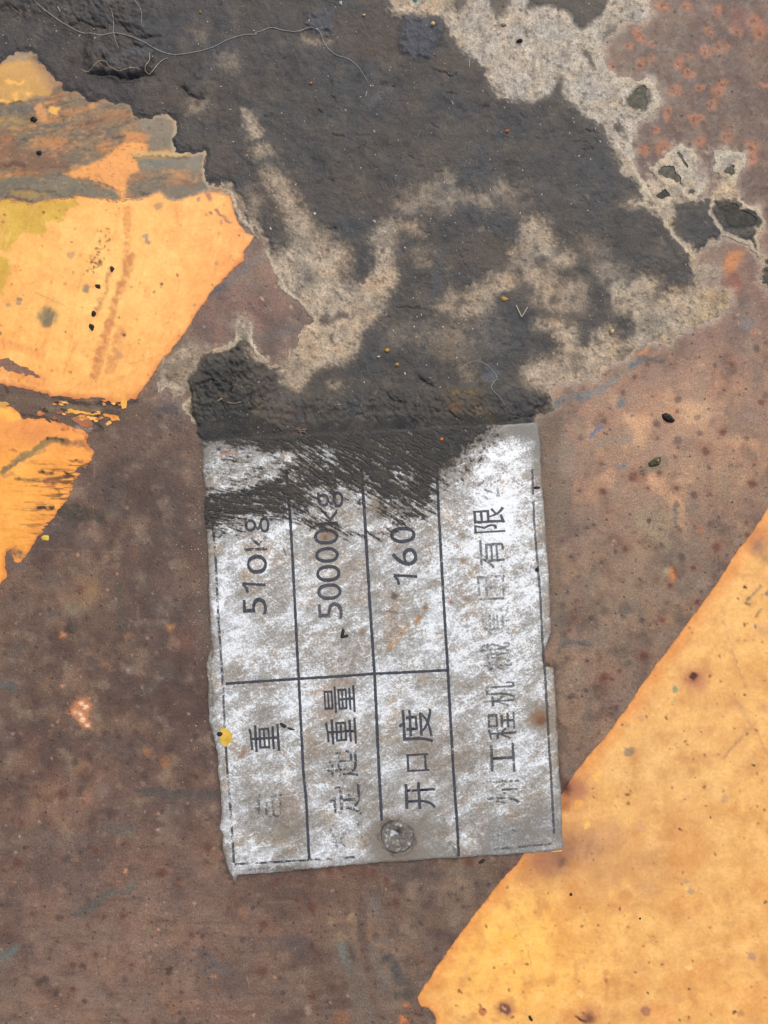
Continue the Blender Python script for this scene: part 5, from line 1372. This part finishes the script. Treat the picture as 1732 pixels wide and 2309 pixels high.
for ch, x0, x1, y0, y1, wear, fade in GLY:
    if ch == '1':
        V_, T_ = [], []
        for pts_ in ([(x1, y0 + 5.5), (x0 + 2, y0 + 2.5)], [(x0 + 3, y0 + 4), (x0 + 11, y0 + 13), (x0 + 14, y1)]):
            a_, b_ = ribbon(pts_, 6.2, 4, .4)
            T_.append(b_ + sum(len(q) for q in V_))
            a_[:, 2] = 0
            V_.append(a_)
        V_, T_ = np.concatenate(V_), np.concatenate(T_)
        o = mesh_from("printed_character", V_, T_[:, ::-1], M_PRINT, smooth=False, parent=plate_root)
        drape(o, 0.034)
        attr_f(o.data, "wear", np.full(len(V_), wear))
        attr_f(o.data, "fade", np.full(len(V_), fade))
        continue
    cu = bpy.data.curves.new("g", 'FONT')
    cu.body = ch
    cu.resolution_u = 4
    cu.offset = 0.004 if ord(ch) > 255 else -0.001
    ob = bpy.data.objects.new("g", cu)
    me = bpy.data.meshes.new_from_object(ob)
    bpy.data.objects.remove(ob)
    bpy.data.curves.remove(cu)
    n_ = len(me.vertices)
    co = np.empty(n_ * 3, np.float32)
    me.vertices.foreach_get("co", co)
    co = co.reshape(-1, 3).astype(float)
    lo, hi = co.min(0), co.max(0)
    uu = (co[:, 0] - lo[0]) / max(hi[0] - lo[0], 1e-6)
    vv = (co[:, 1] - lo[1]) / max(hi[1] - lo[1], 1e-6)
    px = x1 - vv * (x1 - x0) - (uu - .5) * TILT * (y1 - y0)
    py = y1 - uu * (y1 - y0) + (vv - .5) * TILT * (x1 - x0)
    px = px + fbm(px, py, 14, 2, 98) * .9
    py = py + fbm(px, py, 14, 2, 99) * .9
    me.vertices.foreach_set("co", np.c_[px, py, np.zeros(n_)].astype(np.float32).ravel())
    me.materials.clear()
    me.materials.append(M_PRINT)
    me.name = "printed_character"
    o = bpy.data.objects.new("printed_character", me)
    C.objects.link(o)
    o.parent = plate_root
    drape(o, 0.034)
    attr_f(me, "wear", np.full(n_, wear + .012) + (.10 * (vv - .3) if ch in '起定州' else 0))
    attr_f(me, "fade", np.full(n_, min(.85, fade + (.12 if ord(ch) > 255 else .02))))


# rivet: a battered domed head in a ring of grime
def rivet_mesh():
    cx, cy, R = 895, 1884, 37
    nr, na_ = 22, 64
    V_, Cc = [], []
    r_ = np.linspace(0, 1, nr)
    for i, q in enumerate(r_):
        for j in range(na_):
            a = 2 * math.pi * j / na_
            irr = 1 + .07 * math.sin(2 * a + .6) + .05 * math.sin(3 * a + 2)
            x, y = cx + R * q * irr * math.cos(a), cy + R * 1.06 * q * irr * math.sin(a)
            z = 0.45 * math.sqrt(max(0, 1 - q ** 2.4)) - .30 * math.exp(-((x - cx + 8) ** 2 + (y - cy + 6) ** 2) / 190.)
            V_.append((x, y, z))
    V_ = np.array(V_)
    x, y = V_[:, 0], V_[:, 1]
    V_[:, 2] += .13 * fbm(x, y, 16, 4, 101) + .06 * fbm(x, y, 6, 3, 102)
    q = np.hypot((x - cx) / R, (y - cy) / R)
    col = np.tile(lin((112, 107, 101)), (len(V_), 1))

    def mx(m, c):
        m = np.clip(m, 0, 1)[:, None]
        return col * (1 - m) + lin(c) * m
    col = mx(ss(.1, .7, fbm(x, y, 12, 4, 103)), (182, 180, 174))
    col = mx(ss(.1, .7, -fbm(x, y, 12, 4, 103)), (98, 92, 86))
    col = mx(ss(.88, 1.0, q + .08 * fbm(x, y, 10, 3, 107)) * ss(-.5, .3, fbm(x, y, 16, 3, 105) + .2), (70, 63, 57))
    col = mx(np.exp(-((x - cx - 2) ** 2 + (y - cy + 16) ** 2) / 160.) * .9, (48, 44, 42))  # dark upper part of the dome's reflection, painted into the colour
    col = mx(ss(.4, .9, np.exp(-((x - cx + 8) ** 2 + (y - cy + 9) ** 2) / 90.) + .35 * fbm(x, y, 8, 3, 104)), (190, 194, 200))  # bright reflection in the crater, painted in as well
    col = mx(ss(.5, .9, np.exp(-((x - cx - 8) ** 2 + (y - cy + 27) ** 2) / 26.)), (176, 172, 164))  # small painted glint near the top of the dome
    T_ = []
    for i in range(nr - 1):
        for j in range(na_):
            a, b = i * na_ + j, i * na_ + (j + 1) % na_
            c_, d_ = (i + 1) * na_ + (j + 1) % na_, (i + 1) * na_ + j
            T_ += [(a, b, c_), (a, c_, d_)]
    zz = plate_top(x, y) + V_[:, 2] - .05
    W = np.c_[wx(x), wy(y), zz * MM]
    return W, np.array(T_)[:, ::-1], col


b = NB("rivet_metal")
n_ = b.noise(.5, 5, .7)
M_RIVET = b.done(mul_var(b, b.attr("Col").outputs["Color"], b.ramp(n_, [(.36, .6), (.64, 1.25)])), .72, b.bump(n_, .7, .12), .3, 0.0)
W, T_, col = rivet_mesh()
rv = mesh_from("rivet", W, T_, M_RIVET, col, parent=plate_root)
rv["label"] = "battered domed rivet head ringed with dark grime"

# yellow paint drop on the left rim
M_YEL = m_plain("yellow_paint", (226, 186, 66), .5, .12, .8)
M_BLK = m_plain("black_grime", (38, 36, 34), .6, .4)


def blob(name, cx, cy, rx, ry, hgt, mat, base, rot=0.0, seed=1, irr=.22, parent=None, flat=.5, seg=20, ring=6, sharp=0.0):
    """a pressed, irregular lump lying on a surface; sizes in photograph pixels, height in mm"""
    r = random.Random(seed)
    ph = [(r.uniform(0, 6.3), r.uniform(.4, 1) * irr / k, k) for k in (2, 3, 4, 5, 7)]
    V_, T_ = [(0, 0, hgt * (1 + r.uniform(-.1, .1)))], []
    for i in range(1, ring + 1):
        q = i / ring
        for j in range(seg):
            a = 2 * math.pi * j / seg
            k = 1 + sum(am * math.sin(n2 * a + p_) for p_, am, n2 in ph)
            z = hgt * max(0.0, 1 - q ** (2 / max(flat, .05))) ** .5 * (1 + r.uniform(-.18, .18) * (1 + sharp))
            V_.append((rx * q * k * math.cos(a), ry * q * k * math.sin(a), z if i < ring else 0.0))
    for j in range(seg):
        T_.append((0, 1 + j, 1 + (j + 1) % seg))
    for i in range(ring - 1):
        for j in range(seg):
            a, b_ = 1 + i * seg + j, 1 + i * seg + (j + 1) % seg
            c_, d_ = a + seg, b_ + seg
            T_ += [(a, c_, d_), (a, d_, b_)]
    n0 = 1 + (ring - 1) * seg
    V_.append((0, 0, 0))
    for j in range(seg):
        T_.append((len(V_) - 1, n0 + (j + 1) % seg, n0 + j))
    V_ = np.array(V_, float)
    c_, s_ = math.cos(rot), math.sin(rot)
    x = V_[:, 0] * c_ - V_[:, 1] * s_
    y = V_[:, 0] * s_ + V_[:, 1] * c_
    o = mesh_from(name, np.c_[x * .1 * MM, y * .1 * MM, V_[:, 2] * MM], np.array(T_), mat, smooth=sharp <= 0, parent=parent)
    o.location = (float(wx(cx)), float(wy(cy)), base * MM)
    return o


def ztop(px, py):
    """height in mm of whatever lies uppermost at a photograph pixel (mud, plate or steel)"""
    z = float(steel_z(np.array([px]), np.array([py]))[0])
    i = min(max(np.searchsorted(gx_, px), 1), len(gx_) - 1)
    j = min(max(np.searchsorted(gy_, py), 1), len(gy_) - 1)
    if py < 1185:
        z = max(z, ZM[j, i], ZM[j - 1, i], ZM[j, i - 1])
    if poly_sd(np.array([float(px)]), np.array([float(py)]), POLY_PLATE)[0] > 0:
        z = max(z, float(plate_top(np.array([float(px)]), np.array([float(py)]))[0]) + .04)
    return z


yp = [(460 + x_ * .2652, 1600 + y_ * .2652) for x_, y_ in N('148,160 190,150 236,192 248,235 244,268 222,276 208,294 186,306 160,292 150,262 138,236 164,206 152,186')]
yc = Canvas(np.arange(486, 536, 1.2), np.arange(1630, 1690, 1.2), (212, 176, 70))
yc.var(ss(.1, .7, yc.f1), (186, 150, 56), .5)
D, T = clip_grid(yc, yc.sd(yp, 2, 1.5, 20), np.c_[wx(yc.X), wy(yc.Y), (plate_top(yc.X, yc.Y) + .055) * MM, yc.C])
bl = mesh_from("paint_drop", D[:, :3], T, M_PAINT, D[:, 3:6], parent=plate_root)
bl["label"] = "flat yellow paint smear on the plate rim"
bl = blob("grime_spot", 497, 1653, 6.5, 5.5, .07, M_BLK, ztop(505, 1655), 0, 4, .16, plate_root, .4)

# dark mud smeared over the upper end of the nameplate, dragged out into streaks
cs = Canvas(np.arange(452, 1225, 1.5), np.arange(948, 1300, 1.5), (52, 51, 48))
X, Y = cs.X, cs.Y
th = math.radians(30)
u = X * math.cos(th) + Y * math.sin(th)
v = -X * math.sin(th) + Y * math.cos(th)
th2 = math.radians(8)
u2 = X * math.cos(th2) + Y * math.sin(th2)
v2 = -X * math.sin(th2) + Y * math.cos(th2)
lf = ss(720, 560, X)
st = (fbm(u * .16, v, 8, 4, 111) * .6 + fbm(u * .2, v, 3.4, 3, 112) * .5) * (1 - lf) + (fbm(u2 * .16, v2, 8, 4, 113) * .6 + fbm(u2 * .2, v2, 3.4, 3, 114) * .5) * lf
gr = fbm(X, Y, 6, 4, 115)
bg_ = fbm(X, Y, 40, 3, 116)
den = np.full(len(X), -2.2)
for s, soft, val in [
    ('440,940 1120,940 1105,975 1070,1000 1040,1020 1020,1055 1000,1075 975,1110 960,1150 930,1150 905,1165 870,1140 850,1110 780,1095 700,1110 660,1090 600,1060 610,1025 540,1000 440,1000', 26, 1.0),
    ('440,1112 520,1108 580,1085 640,1075 720,1105 690,1125 650,1150 600,1150 540,1160 505,1185 440,1195', 18, 1.0),
    ('455,1000 560,1008 640,1020 690,1010 660,1050 600,1085 520,1112 455,1112', 16, .16), ('480,1170 580,1175 540,1215 475,1215', 14, .40), ('600,1130 690,1130 760,1160 790,1190 870,1190 905,1215 860,1225 760,1215 690,1195 620,1170', 20, .46), ('860,1110 960,1130 1000,1140 960,1165 900,1200 850,1170', 20, .55),
    ('980,1070 1060,1010 1100,970 1140,975 1080,1060 1010,1120', 24, .22), ('690,1105 790,1100 805,1150 740,1160 700,1135', 14, .22), ('660,1010 760,1000 770,1060 690,1070', 16, .62), ('880,1050 940,1050 930,1100 880,1090', 12, .66), ('640,1060 700,1075 690,1100 640,1095', 10, .6), ('800,1110 850,1120 840,1165 800,1160', 10, .2), ('500,1120 700,1130 640,1170 520,1160', 30, .8)]:
    q = N(s)
    d = cs.sd(q, 8, 4, 90)
    if val >= 1.0:
        den = np.maximum(den, -2.2 + 3.2 * ss(-soft * 2.6, soft * 1.2, d))
    else:
        m = ss(-soft, soft, d)
        den = den * (1 - m) + (val * 2 - 1) * m
iso_ = ss(960, 1060, X)
st = np.clip(st * (1 - iso_ * .7) + iso_ * fbm(X, Y, 10, 4, 117) * .6, -1, 1)
fs = den * np.where(den > 0, .85, 1.0) + st * 1.8 + gr * .5 + bg_ * .35
cs.var(ss(.1, .8, bg_), (72, 67, 58), .6)
cs.var(ss(.1, .8, -bg_), (50, 50, 50), .6)
cs.var(ss(.35, 0, fs), (78, 66, 52), .55)
cs.var(ss(1010, 965, Y + (X - 460) * .05) * .8, (66, 68, 70), .7)
cs.var(ss(.3, .8, gr), (84, 76, 66), .5)
cover = ss(-.85, .75, fs + .45 * fbm(X, Y, 3.5, 2, 118)) ** 1.2
hs = 0.045 + .13 * ss(0, 1.2, fs) + .03 * gr * ss(0, .5, fs)
D, T = clip_grid(cs, np.minimum(fs + .85, cs.sd(POLY_PLATE, 2, 1.2) * .12 + .02), np.c_[wx(X), wy(Y), (plate_top(X, Y) - 0.10 * ss(6, 0, cs.sd(POLY_PLATE, 2, 1.2)) ** 2 + hs) * MM, cs.C, cover])
sm = mesh_from("mud_smear", D[:, :3], T, M_SMEAR, D[:, 3:6], {"cover": D[:, 6]})
tag(sm, "dark streaky mud smeared over the upper end of the nameplate", "mud", kind="stuff")
del D, T

# ------------------------------------------------------------------ separate mud lumps on the pale film, upper right
M_LUMP = m_plain("dry_mud_lump", (98, 95, 84), .95, .42, 1.0, .15, .9)
M_LUMPD = m_plain("dark_mud_lump", (72, 71, 66), .95, .42, 1.0, .15, .9)
random.seed(3)


def lump(poly, hgt, mat, label):
    a = np.array(poly)
    c = Canvas(np.arange(a[:, 0].min() - 6, a[:, 0].max() + 6, 1.6), np.arange(a[:, 1].min() - 6, a[:, 1].max() + 6, 1.6), (90, 88, 78))
    f = c.sd(poly, 6, 4, 40)
    z = ss(2, 14, f) * hgt * .16 + .09 * fbm(c.X, c.Y, 9, 4, 121) * ss(0, 8, f) + .06
    zb = float(steel_z(a[:1, 0], a[:1, 1])[0])
    D, T = clip_grid(c, f, np.c_[wx(c.X), wy(c.Y), (zb + z) * MM], skirt=(zb - .5) * MM)
    o = mesh_from("mud_lump", D[:, :3], T, mat)
    tag(o, label, "mud lump", "mud lumps on the pale film")
    return o


lump(LUMPS[0], 1.0, M_LUMPD, "largest dark mud lump, inside a pale cream ring on the rusty steel")
lump(LUMPS[1], .8, M_LUMP, "small grey mud lump in its own pale patch above the ringed lump")
lump(LUMPS[2], .25, M_LUMP, "flat oval grey mud lump surrounded by cream film below the pale area")
lump(LUMPS[3], .7, M_LUMP, "narrow pointed mud lump at the tip of the branching pale film")
lump(LUMPS[4], .35, M_LUMP, "broad irregular grey mud lump in the branching pale film")
lump(LUMPS[5], .25, M_LUMPD, "dark flat mud lump at the foot of the branching pale film")
lump(LUMPS[6], .3, M_LUMP, "smallest mud lump, on the right fringe of the branching pale film")

# ------------------------------------------------------------------ loose things lying about
MATS = {k: m_plain(k, c, r) for k, c, r in [
    ("white_grit", (206, 200, 190), .5), ("cream_grit", (214, 184, 132), .6), ("ochre_grit", (176, 136, 66), .6), ("orange_grit", (196, 116, 66), .6), ("turquoise_plastic", (70, 190, 190), .35), ("black_crumb", (44, 42, 38), .8), ("olive_crumb", (84, 80, 60), .85), ("straw", (190, 176, 146), .6), ("pale_fibre", (176, 174, 168), .5), ("brown_fibre", (140, 112, 96), .7), ("yellow_flake", (206, 180, 66), .5), ("grey_fluff", (128, 140, 152), .8), ("orange_sliver", (250, 176, 70), .45), ("tan_fibre", (150, 134, 108), .7)]}


def tube(name, pts, rad, mat, lift=0.12, taper=True, parent=None, seg=6):
    """a fibre lying on the surface, points in photograph pixels, radius in mm"""
    # Catmull-Rom
    q = [pts[0]] + list(pts) + [pts[-1]]
    S = []
    for i in range(1, len(q) - 2):
        p0, p1, p2, p3 = [np.array(k, float) for k in q[i - 1:i + 3]]
        for t in np.linspace(0, 1, 8, endpoint=False):
            S.append(.5 * (2 * p1 + (p2 - p0) * t + (2 * p0 - 5 * p1 + 4 * p2 - p3) * t * t + (3 * p1 - p0 - 3 * p2 + p3) * t ** 3))
    S.append(np.array(pts[-1], float))
    S = np.array(S)
    Z = np.array([ztop(x, y) for x, y in S])
    for _ in range(6):      # a stiff fibre rides over hollows
        Zs = Z.copy()
        Zs[1:-1] = np.maximum(Z[1:-1], (Z[:-2] + Z[2:]) / 2)
        Z = Zs
    Z = Z + lift
    Pw = np.c_[wx(S[:, 0]), wy(S[:, 1]), Z * MM]
    n_ = len(Pw)
    V_, T_ = [], []
    for i in range(n_):
        d = Pw[min(i + 1, n_ - 1)] - Pw[max(i - 1, 0)]
        d /= np.linalg.norm(d) + 1e-12
        sd_ = np.cross(d, (0, 0, 1))
        sd_ /= np.linalg.norm(sd_) + 1e-12
        up = np.cross(sd_, d)
        k = i / (n_ - 1)
        r = rad * MM * (min(1, .45 + 6 * min(k, 1 - k)) if taper else 1)
        for j in range(seg):
            a = 2 * math.pi * j / seg
            V_.append(Pw[i] + (sd_ * math.cos(a) + up * math.sin(a)) * r)
    for i in range(n_ - 1):
        for j in range(seg):
            a, b_ = i * seg + j, i * seg + (j + 1) % seg
            T_ += [(a, b_, b_ + seg), (a, b_ + seg, a + seg)]
    for c_ in range(1, seg - 1):
        T_.append((0, c_ + 1, c_))
        e = (n_ - 1) * seg
        T_.append((e, e + c_, e + c_ + 1))
    V_ = np.array(V_)
    base = V_.mean(0)
    base[2] = V_[:, 2].min()
    o = mesh_from(name, V_ - base, np.array(T_), mat, parent=parent)
    o.location = base
    return o


h1 = P('A1', '190,-40 225,20 270,65 330,110 440,180 540,225 640,252 740,240 860,270 960,315 1080,350 1200,340 1320,310 1420,260 1520,228 1600,225') + P('A2', '30,218 60,205 130,180 200,198 280,208 370,188 430,215 460,280 520,345 610,378 670,425 700,470 733,523')
tag(tube("hair", h1, .060, MATS["pale_fibre"], .10), "long wavy white hair lying across the dark mud", "hair")
tag(tube("hair", P('A1', '690,50 715,110 722,180 730,250 745,300 760,330'), .036, MATS["pale_fibre"], .06), "short thin hair crossing the long white hair on the mud", "hair")
tag(tube("hair", P('A1', '800,-20 870,50 895,100 893,160 910,195'), .036, MATS["pale_fibre"], .06), "thin curved hair above the long white hair", "hair")
tag(tube("hair", P('A1', '510,435 550,458 600,440 640,408 675,410 700,440 760,470 830,455 890,462'), .045, MATS["straw"], .08), "curly tan root fibre below the cracked mud lump", "fibre")
tag(tube("straw", P('A1', '948,350 945,400 925,440 918,462 938,470 962,448 990,410 1020,385 1050,372'), .075, MATS["straw"], .12), "folded dry grass stem beside the cracked mud lump", "straw")
tag(tube("hair", P('B2', '1300,740 1350,690 1430,680 1500,730 1530,780 1495,840 1540,900 1575,955'), .036, MATS["pale_fibre"], .08), "fine grey hair curling over the bluish fluff above the nameplate", "hair")
g = bpy.data.objects.new("straw", None)
C.objects.link(g)
g.location = (0, 0, 0)
tag(g, "v-shaped pair of pale straw blades on the mud", "straw")
tube("blade", P('B3', '85,330 100,365 120,405'), .12, MATS["straw"], .14, parent=g)
tube("blade", P('B3', '120,405 138,375 157,342'), .09, MATS["straw"], .12, parent=g)
tag(tube("straw", P('B1', '1372,935 1385,928 1402,918'), .18, MATS["tan_fibre"], .15), "stubby tan straw piece on the dark lump beside the nameplate corner", "straw")
tag(tube("straw", P('B1', '1430,940 1470,948 1518,938'), .09, MATS["tan_fibre"], .12), "thin straw lying next to the stubby straw on the dark lump", "straw")
tag(tube("straw", P('A1', '375,65 385,82 394,100'), .10, MATS["pale_fibre"], .10), "short white splinter above the long hair", "splinter")
tag(tube("straw", P('A2', '1360,380 1360,428'), .07, MATS["pale_fibre"], .08), "upright pale splinter near the edge of the big pale area", "splinter")
tag(tube("straw", P('A2', '724,575 715,608'), .07, MATS["pale_fibre"], .08), "tiny pale splinter under the tip of the long hair", "splinter")
tag(tube("straw", P('A2', '1250,635 1260,662'), .08, MATS["pale_fibre"], .08), "little white splinter in the middle of the dark mud", "splinter")
g = bpy.data.objects.new("twig", None)
C.objects.link(g)
tag(g, "small reddish tangled twig against the top edge of the nameplate", "twig")
for s in ['285,1100 315,1108 350,1102', '300,1090 310,1125 320,1145', '330,1100 345,1130', '295,1115 340,1120']:
    tube("twig_branch", P('B2', s), .10, MATS["brown_fibre"], .25, parent=g)


def bit(name, t, s, rx, ry, hgt, mat, label, cat, rot=0.0, seed=1, irr=.25, flat=.7, sharp=0.0, group=None):
    (x, y), = P(t, s)
    o = blob(name, x, y, rx, ry, hgt, mat, ztop(x, y) - .04, rot, seed, irr, None, flat, 14, 4, sharp)
    return tag(o, label, cat, group)


bit("plastic_chip", 'A2', '1022,-2', 6.5, 6, .5, MATS["turquoise_plastic"], "bright turquoise plastic chip on the pale mud", "chip", 0, 5)
bit("pebble", 'A2', '1133,167', 6, 4.5, .6, MATS["cream_grit"], "cream pebble beside the bluish imprint", "pebble", .2, 6)
bit("pebble", 'A2', '705,105', 4, 2.5, .4, MATS["cream_grit"], "tiny cream pebble between the two bluish imprints", "pebble", .2, 7)
bit("pebble", 'A2', '375,527', 3.2, 3.6, .4, MATS["orange_grit"], "tiny orange pebble in the dark mud below the long hair", "pebble", .2, 8)
bit("rust_crumb", 'A2', '1597,825', 5, 5, .5, MATS["orange_grit"], "crumbly orange rust flake in the dark mud", "rust flake", .7, 9, .4, .7, .5)
bit("pebble", 'A1', '1253,85', 2.8, 3.8, .4, MATS["ochre_grit"], "amber grain above the long hair", "pebble", .2, 10)
bit("pebble", 'B2', '848,612', 6.5, 5.5, .6, MATS["ochre_grit"], "ochre pebble beside the white flake on the mud", "pebble", .3, 11)
bit("pebble", 'B2', '910,700', 5, 4.6, .5, MATS["ochre_grit"], "dull ochre pebble just below the brighter ochre pebble", "pebble", .3, 12)
bit("pebble", 'B2', '1187,1165', 4.5, 5, .5, MATS["orange_grit"], "rosy orange grain on the mud smear of the nameplate", "pebble", .3, 13)
bit("pebble", 'B3', '680,495', 6.0, 5.0, .7, MATS["cream_grit"], "cream pebble on the pale dried film right of the straw blades", "pebble", .9, 14)
bit("white_flake", 'B2', '795,650', 4.5, 2, .3, MATS["white_grit"], "white flake lying flat beside the ochre pebble", "flake", .1, 15, .3, .5)
bit("white_flake", 'B2', '960,755', 1.8, 4, .3, MATS["white_grit"], "upright white flake below the two ochre pebbles", "flake", .1, 16, .3, .5)
bit("white_flake", 'A2', '768,1385', 4, 3.5, .35, MATS["white_grit"], "angular white flake above the narrow pale tongue", "flake", .1, 17, .4, .5, .4)
bit("white_flake", 'A2', '398,1338', 3, 4, .35, MATS["white_grit"], "rounded white flake beside the long pale streak", "flake", .1, 18, .2, .6)
bit("white_flake", 'A2', '768,828', 3, 3, .35, MATS["white_grit"], "small white flake alone in the middle of the dark mud", "flake", .1, 19, .4, .6, .4)
bit("white_flake", 'A2', '125,1432', 2, 4.5, .3, MATS["white_grit"], "slanting white flake above the brown steel triangle", "flake", .5, 20, .3, .5)
bit("white_flake", 'A2', '560,28', 4, 4, .3, MATS["white_grit"], "ragged white flake above the bluish imprint", "flake", .5, 22, .5, .5, .4)
bit("white_flake", 'D3', '915,337', 5, 4.6, .12, MATS["white_grit"], "white flake on the pale orange stripe", "flake", .5, 23, .3, .4)
bit("yellow_flake", 'B2', '1578,291', 12, 4.5, .4, MATS["ochre_grit"], "ochre sliver on the mud left of the straw blades", "flake", -.15, 24, .35, .6)
bit("yellow_flake", 'C1', '283,202', 9, 8, .18, MATS["yellow_flake"], "pale yellow paint flake at the tip of the streaked orange paint", "flake", .3, 25, .38, .4)
bit("pellet", 'B3', '1035,1030', 17, 8.5, 1.0, MATS["black_crumb"], "black oval pellet alone on the rusty steel", "pellet", math.radians(-32), 26, .2, .9)
bit("dirt_clump", 'B3', '955,1305', 19, 8, .8, MATS["olive_crumb"], "olive dirt clump on the rusty steel below the black pellet", "dirt clump", math.radians(35), 27, .35, .8, .3)
bit("pebble", 'B3', '965,1296', 4, 2.5, .95, MATS["cream_grit"], "pale grain stuck on the olive dirt clump", "pebble", .4, 28)
bit("dirt_clump", 'D2', '1440,645', 9, 4, .4, MATS["black_crumb"], "dark crumb just below the nameplate's lower edge", "dirt clump", math.radians(35), 29, .35, .8, .3)
bit("sliver", 'D3', '338,580', 15, 2.6, .35, MATS["orange_sliver"], "bright orange sliver under the nameplate's lower right corner", "sliver", math.radians(6), 30, .12, .6)
bit("crumb", 'B1', '585,380', 6, 7.5, .6, MATS["black_crumb"], "black crumb on the orange paint, upper of a close pair", "crumb", .2, 31, .3, .8, .3)
bit("crumb", 'B1', '572,463', 6, 9.5, .6, MATS["black_crumb"], "black crumb on the orange paint, lower of a close pair", "crumb", .6, 32, .35, .8, .3)
bit("crumb", 'B1', '612,210', 8, 5.5, .45, MATS["black_crumb"], "black crumb beside the grey splash on the orange paint", "crumb", -.1, 33, .4, .8, .3)
bit("crumb", 'B1', '700,102', 7, 6, .4, MATS["black_crumb"], "ragged black crumb at the end of the speckle trail on the orange paint", "crumb", -.7, 34, .5, .8, .3)
bit("crumb", 'A1', '213,748', 7.5, 6, .7, MATS["black_crumb"], "black crumb next to the yellow scrap in the scuffed paint", "crumb", .3, 35, .3, .8, .3)
bit("crumb", 'A1', '246,957', 6, 7, .6, MATS["black_crumb"], "dark crumb in the brown part of the scuffed paint", "crumb", .3, 36, .3, .8, .3)
bit("crumb", 'D3', '430,851', 4.2, 4.2, .35, MATS["black_crumb"], "round black crumb on the orange stripe below the nameplate corner", "crumb", .3, 37, .12, .8)
bit("crumb", 'D3', '178,1622', 4, 8, .5, MATS["black_crumb"], "slanting black crumb at the bottom of the orange stripe", "crumb", .5, 38, .3, .8)
bit("crumb", 'D3', '860,1000', 3, 3, .3, MATS["black_crumb"], "small black crumb in the middle of the orange stripe", "crumb", .5, 39, .2, .8)
bit("crumb", 'A3', '108,262', 7.5, 4.5, .5, MATS["black_crumb"], "dark crumb on the big pale dried area", "crumb", .4, 40, .3, .8, .3)
bit("crumb", 'A3', '8,160', 7, 5, .4, MATS["brown_fibre"], "reddish brown crumb on the big pale dried area", "crumb", .1, 41, .3, .8)
bit("chip", 'C2', '573,790', 4.5, 9, .3, MATS["black_crumb"], "upper black chip of a broken speck on the nameplate", "chip", -.25, 42, .4, .6)
bit("chip", 'C2', '582,812', 9.5, 4.2, .3, MATS["black_crumb"], "lower black chip of a broken speck on the nameplate", "chip", .05, 43, .35, .6)
bit("seed", 'C2', '203,1365', 8.5, 4.2, .45, MATS["black_crumb"], "black seed husk beside a printed character on the nameplate", "seed", -.5, 44, .2, .9)
bit("seed", 'C2', '250,1387', 9, 2.6, .25, MATS["black_crumb"], "thin dark tail lying behind the seed husk on the nameplate", "seed", -.25, 45, .3, .7)
tag(tube("splinter", P('C2', '205,262 214,285 222,310'), .14, MATS["brown_fibre"], .08), "short brown splinter on the nameplate near a ruled line", "splinter")
bit("crumb", 'C3', '215,400', 4, 4.5, .3, MATS["black_crumb"], "tiny black crumb on the nameplate's right border line", "crumb", .2, 46, .3, .8)
bit("grime_bar", 'B3', '214,1465', 8, 3.6, .2, MATS["black_crumb"], "black grime bar bridging the nameplate's right edge", "grime", .05, 47, .15, .5)

# grit and crystal flecks strewn over everything: too many to pick apart
random.seed(77)
GV, GT = [], []


def grit_at(px, py, s, zb):
    n0 = len(GV)
    a = random.uniform(0, 6.28)
    e = random.choice([1, 1, 1.4, 2.2, 3.0])
    c_, s_ = math.cos(a), math.sin(a)
    for x, y, z in ((1, 0, .2), (-1, 0, .2), (0, 1, .2), (0, -1, .2), (0, 0, 1), (0, 0, -.3)):
        x = x * s * e * random.uniform(.7, 1.2)
        y = y * s * random.uniform(.7, 1.2)
        GV.append((float(wx(px)) + (x * c_ - y * s_) * MM, float(wy(py)) + (x * s_ + y * c_) * MM, (zb + z * s * .8) * MM))
    for t_ in ((0, 2, 4), (2, 1, 4), (1, 3, 4), (3, 0, 4), (2, 0, 5), (1, 2, 5), (3, 1, 5), (0, 3, 5)):
        GT.append(tuple(n0 + k for k in t_))


cnt = 0
fm = f_mud.reshape(len(gy_), len(gx_))
while cnt < 1500:
    x, y = random.uniform(0, 1732), random.uniform(0, 985)
    i, j = np.searchsorted(gx_, x), np.searchsorted(gy_, y)
    if fm[j, i] < 3 or fbm(np.array([x]), np.array([y]), 150, 2, 131)[0] < random.uniform(-.9, .5):
        continue
    grit_at(x, y, random.choice([.035, .04, .045, .05, .06, .07, .11]), ztop(x, y))
    cnt += 1
for k in range(420):
    x, y = random.uniform(0, 1732), random.uniform(900, 2309)
    if poly_sd(np.array([x]), np.array([y]), POLY_PLATE)[0] > -4:
        continue
    if poly_sd(np.array([x]), np.array([y]), POLY_R)[0] > 0 or (x < 230 and y < 1300):
        continue
    grit_at(x, y, random.choice([.04, .05, .06, .07]), ztop(x, y))
for k in range(160):     # crystals along the left edge of the plate
    x, y = 455 + random.gauss(-18, 14), random.uniform(1000, 1700)
    grit_at(x + (y - 1000) * .03, y, random.choice([.04, .05, .06, .08]), ztop(x, y))
gr_o = mesh_from("grit", np.array(GV), np.array(GT), MATS["white_grit"], smooth=False)
tag(gr_o, "scattered white grit flecks strewn over mud and rusty steel", "grit", kind="stuff")

# empties stand at the base of their thing
for o in list(C.objects):
    if o.type == 'EMPTY' and o.children:
        pts = []
        for ch in o.children:
            for co in ch.bound_box:
                pts.append([co[k] + ch.location[k] for k in range(3)])
        pts = np.array(pts)
        c0 = (pts.min(0) + pts.max(0)) / 2
        c0[2] = pts[:, 2].min()
        o.location = c0
        o.empty_display_size = 0.01
        for ch in o.children:
            ch.location = [ch.location[k] - c0[k] for k in range(3)]
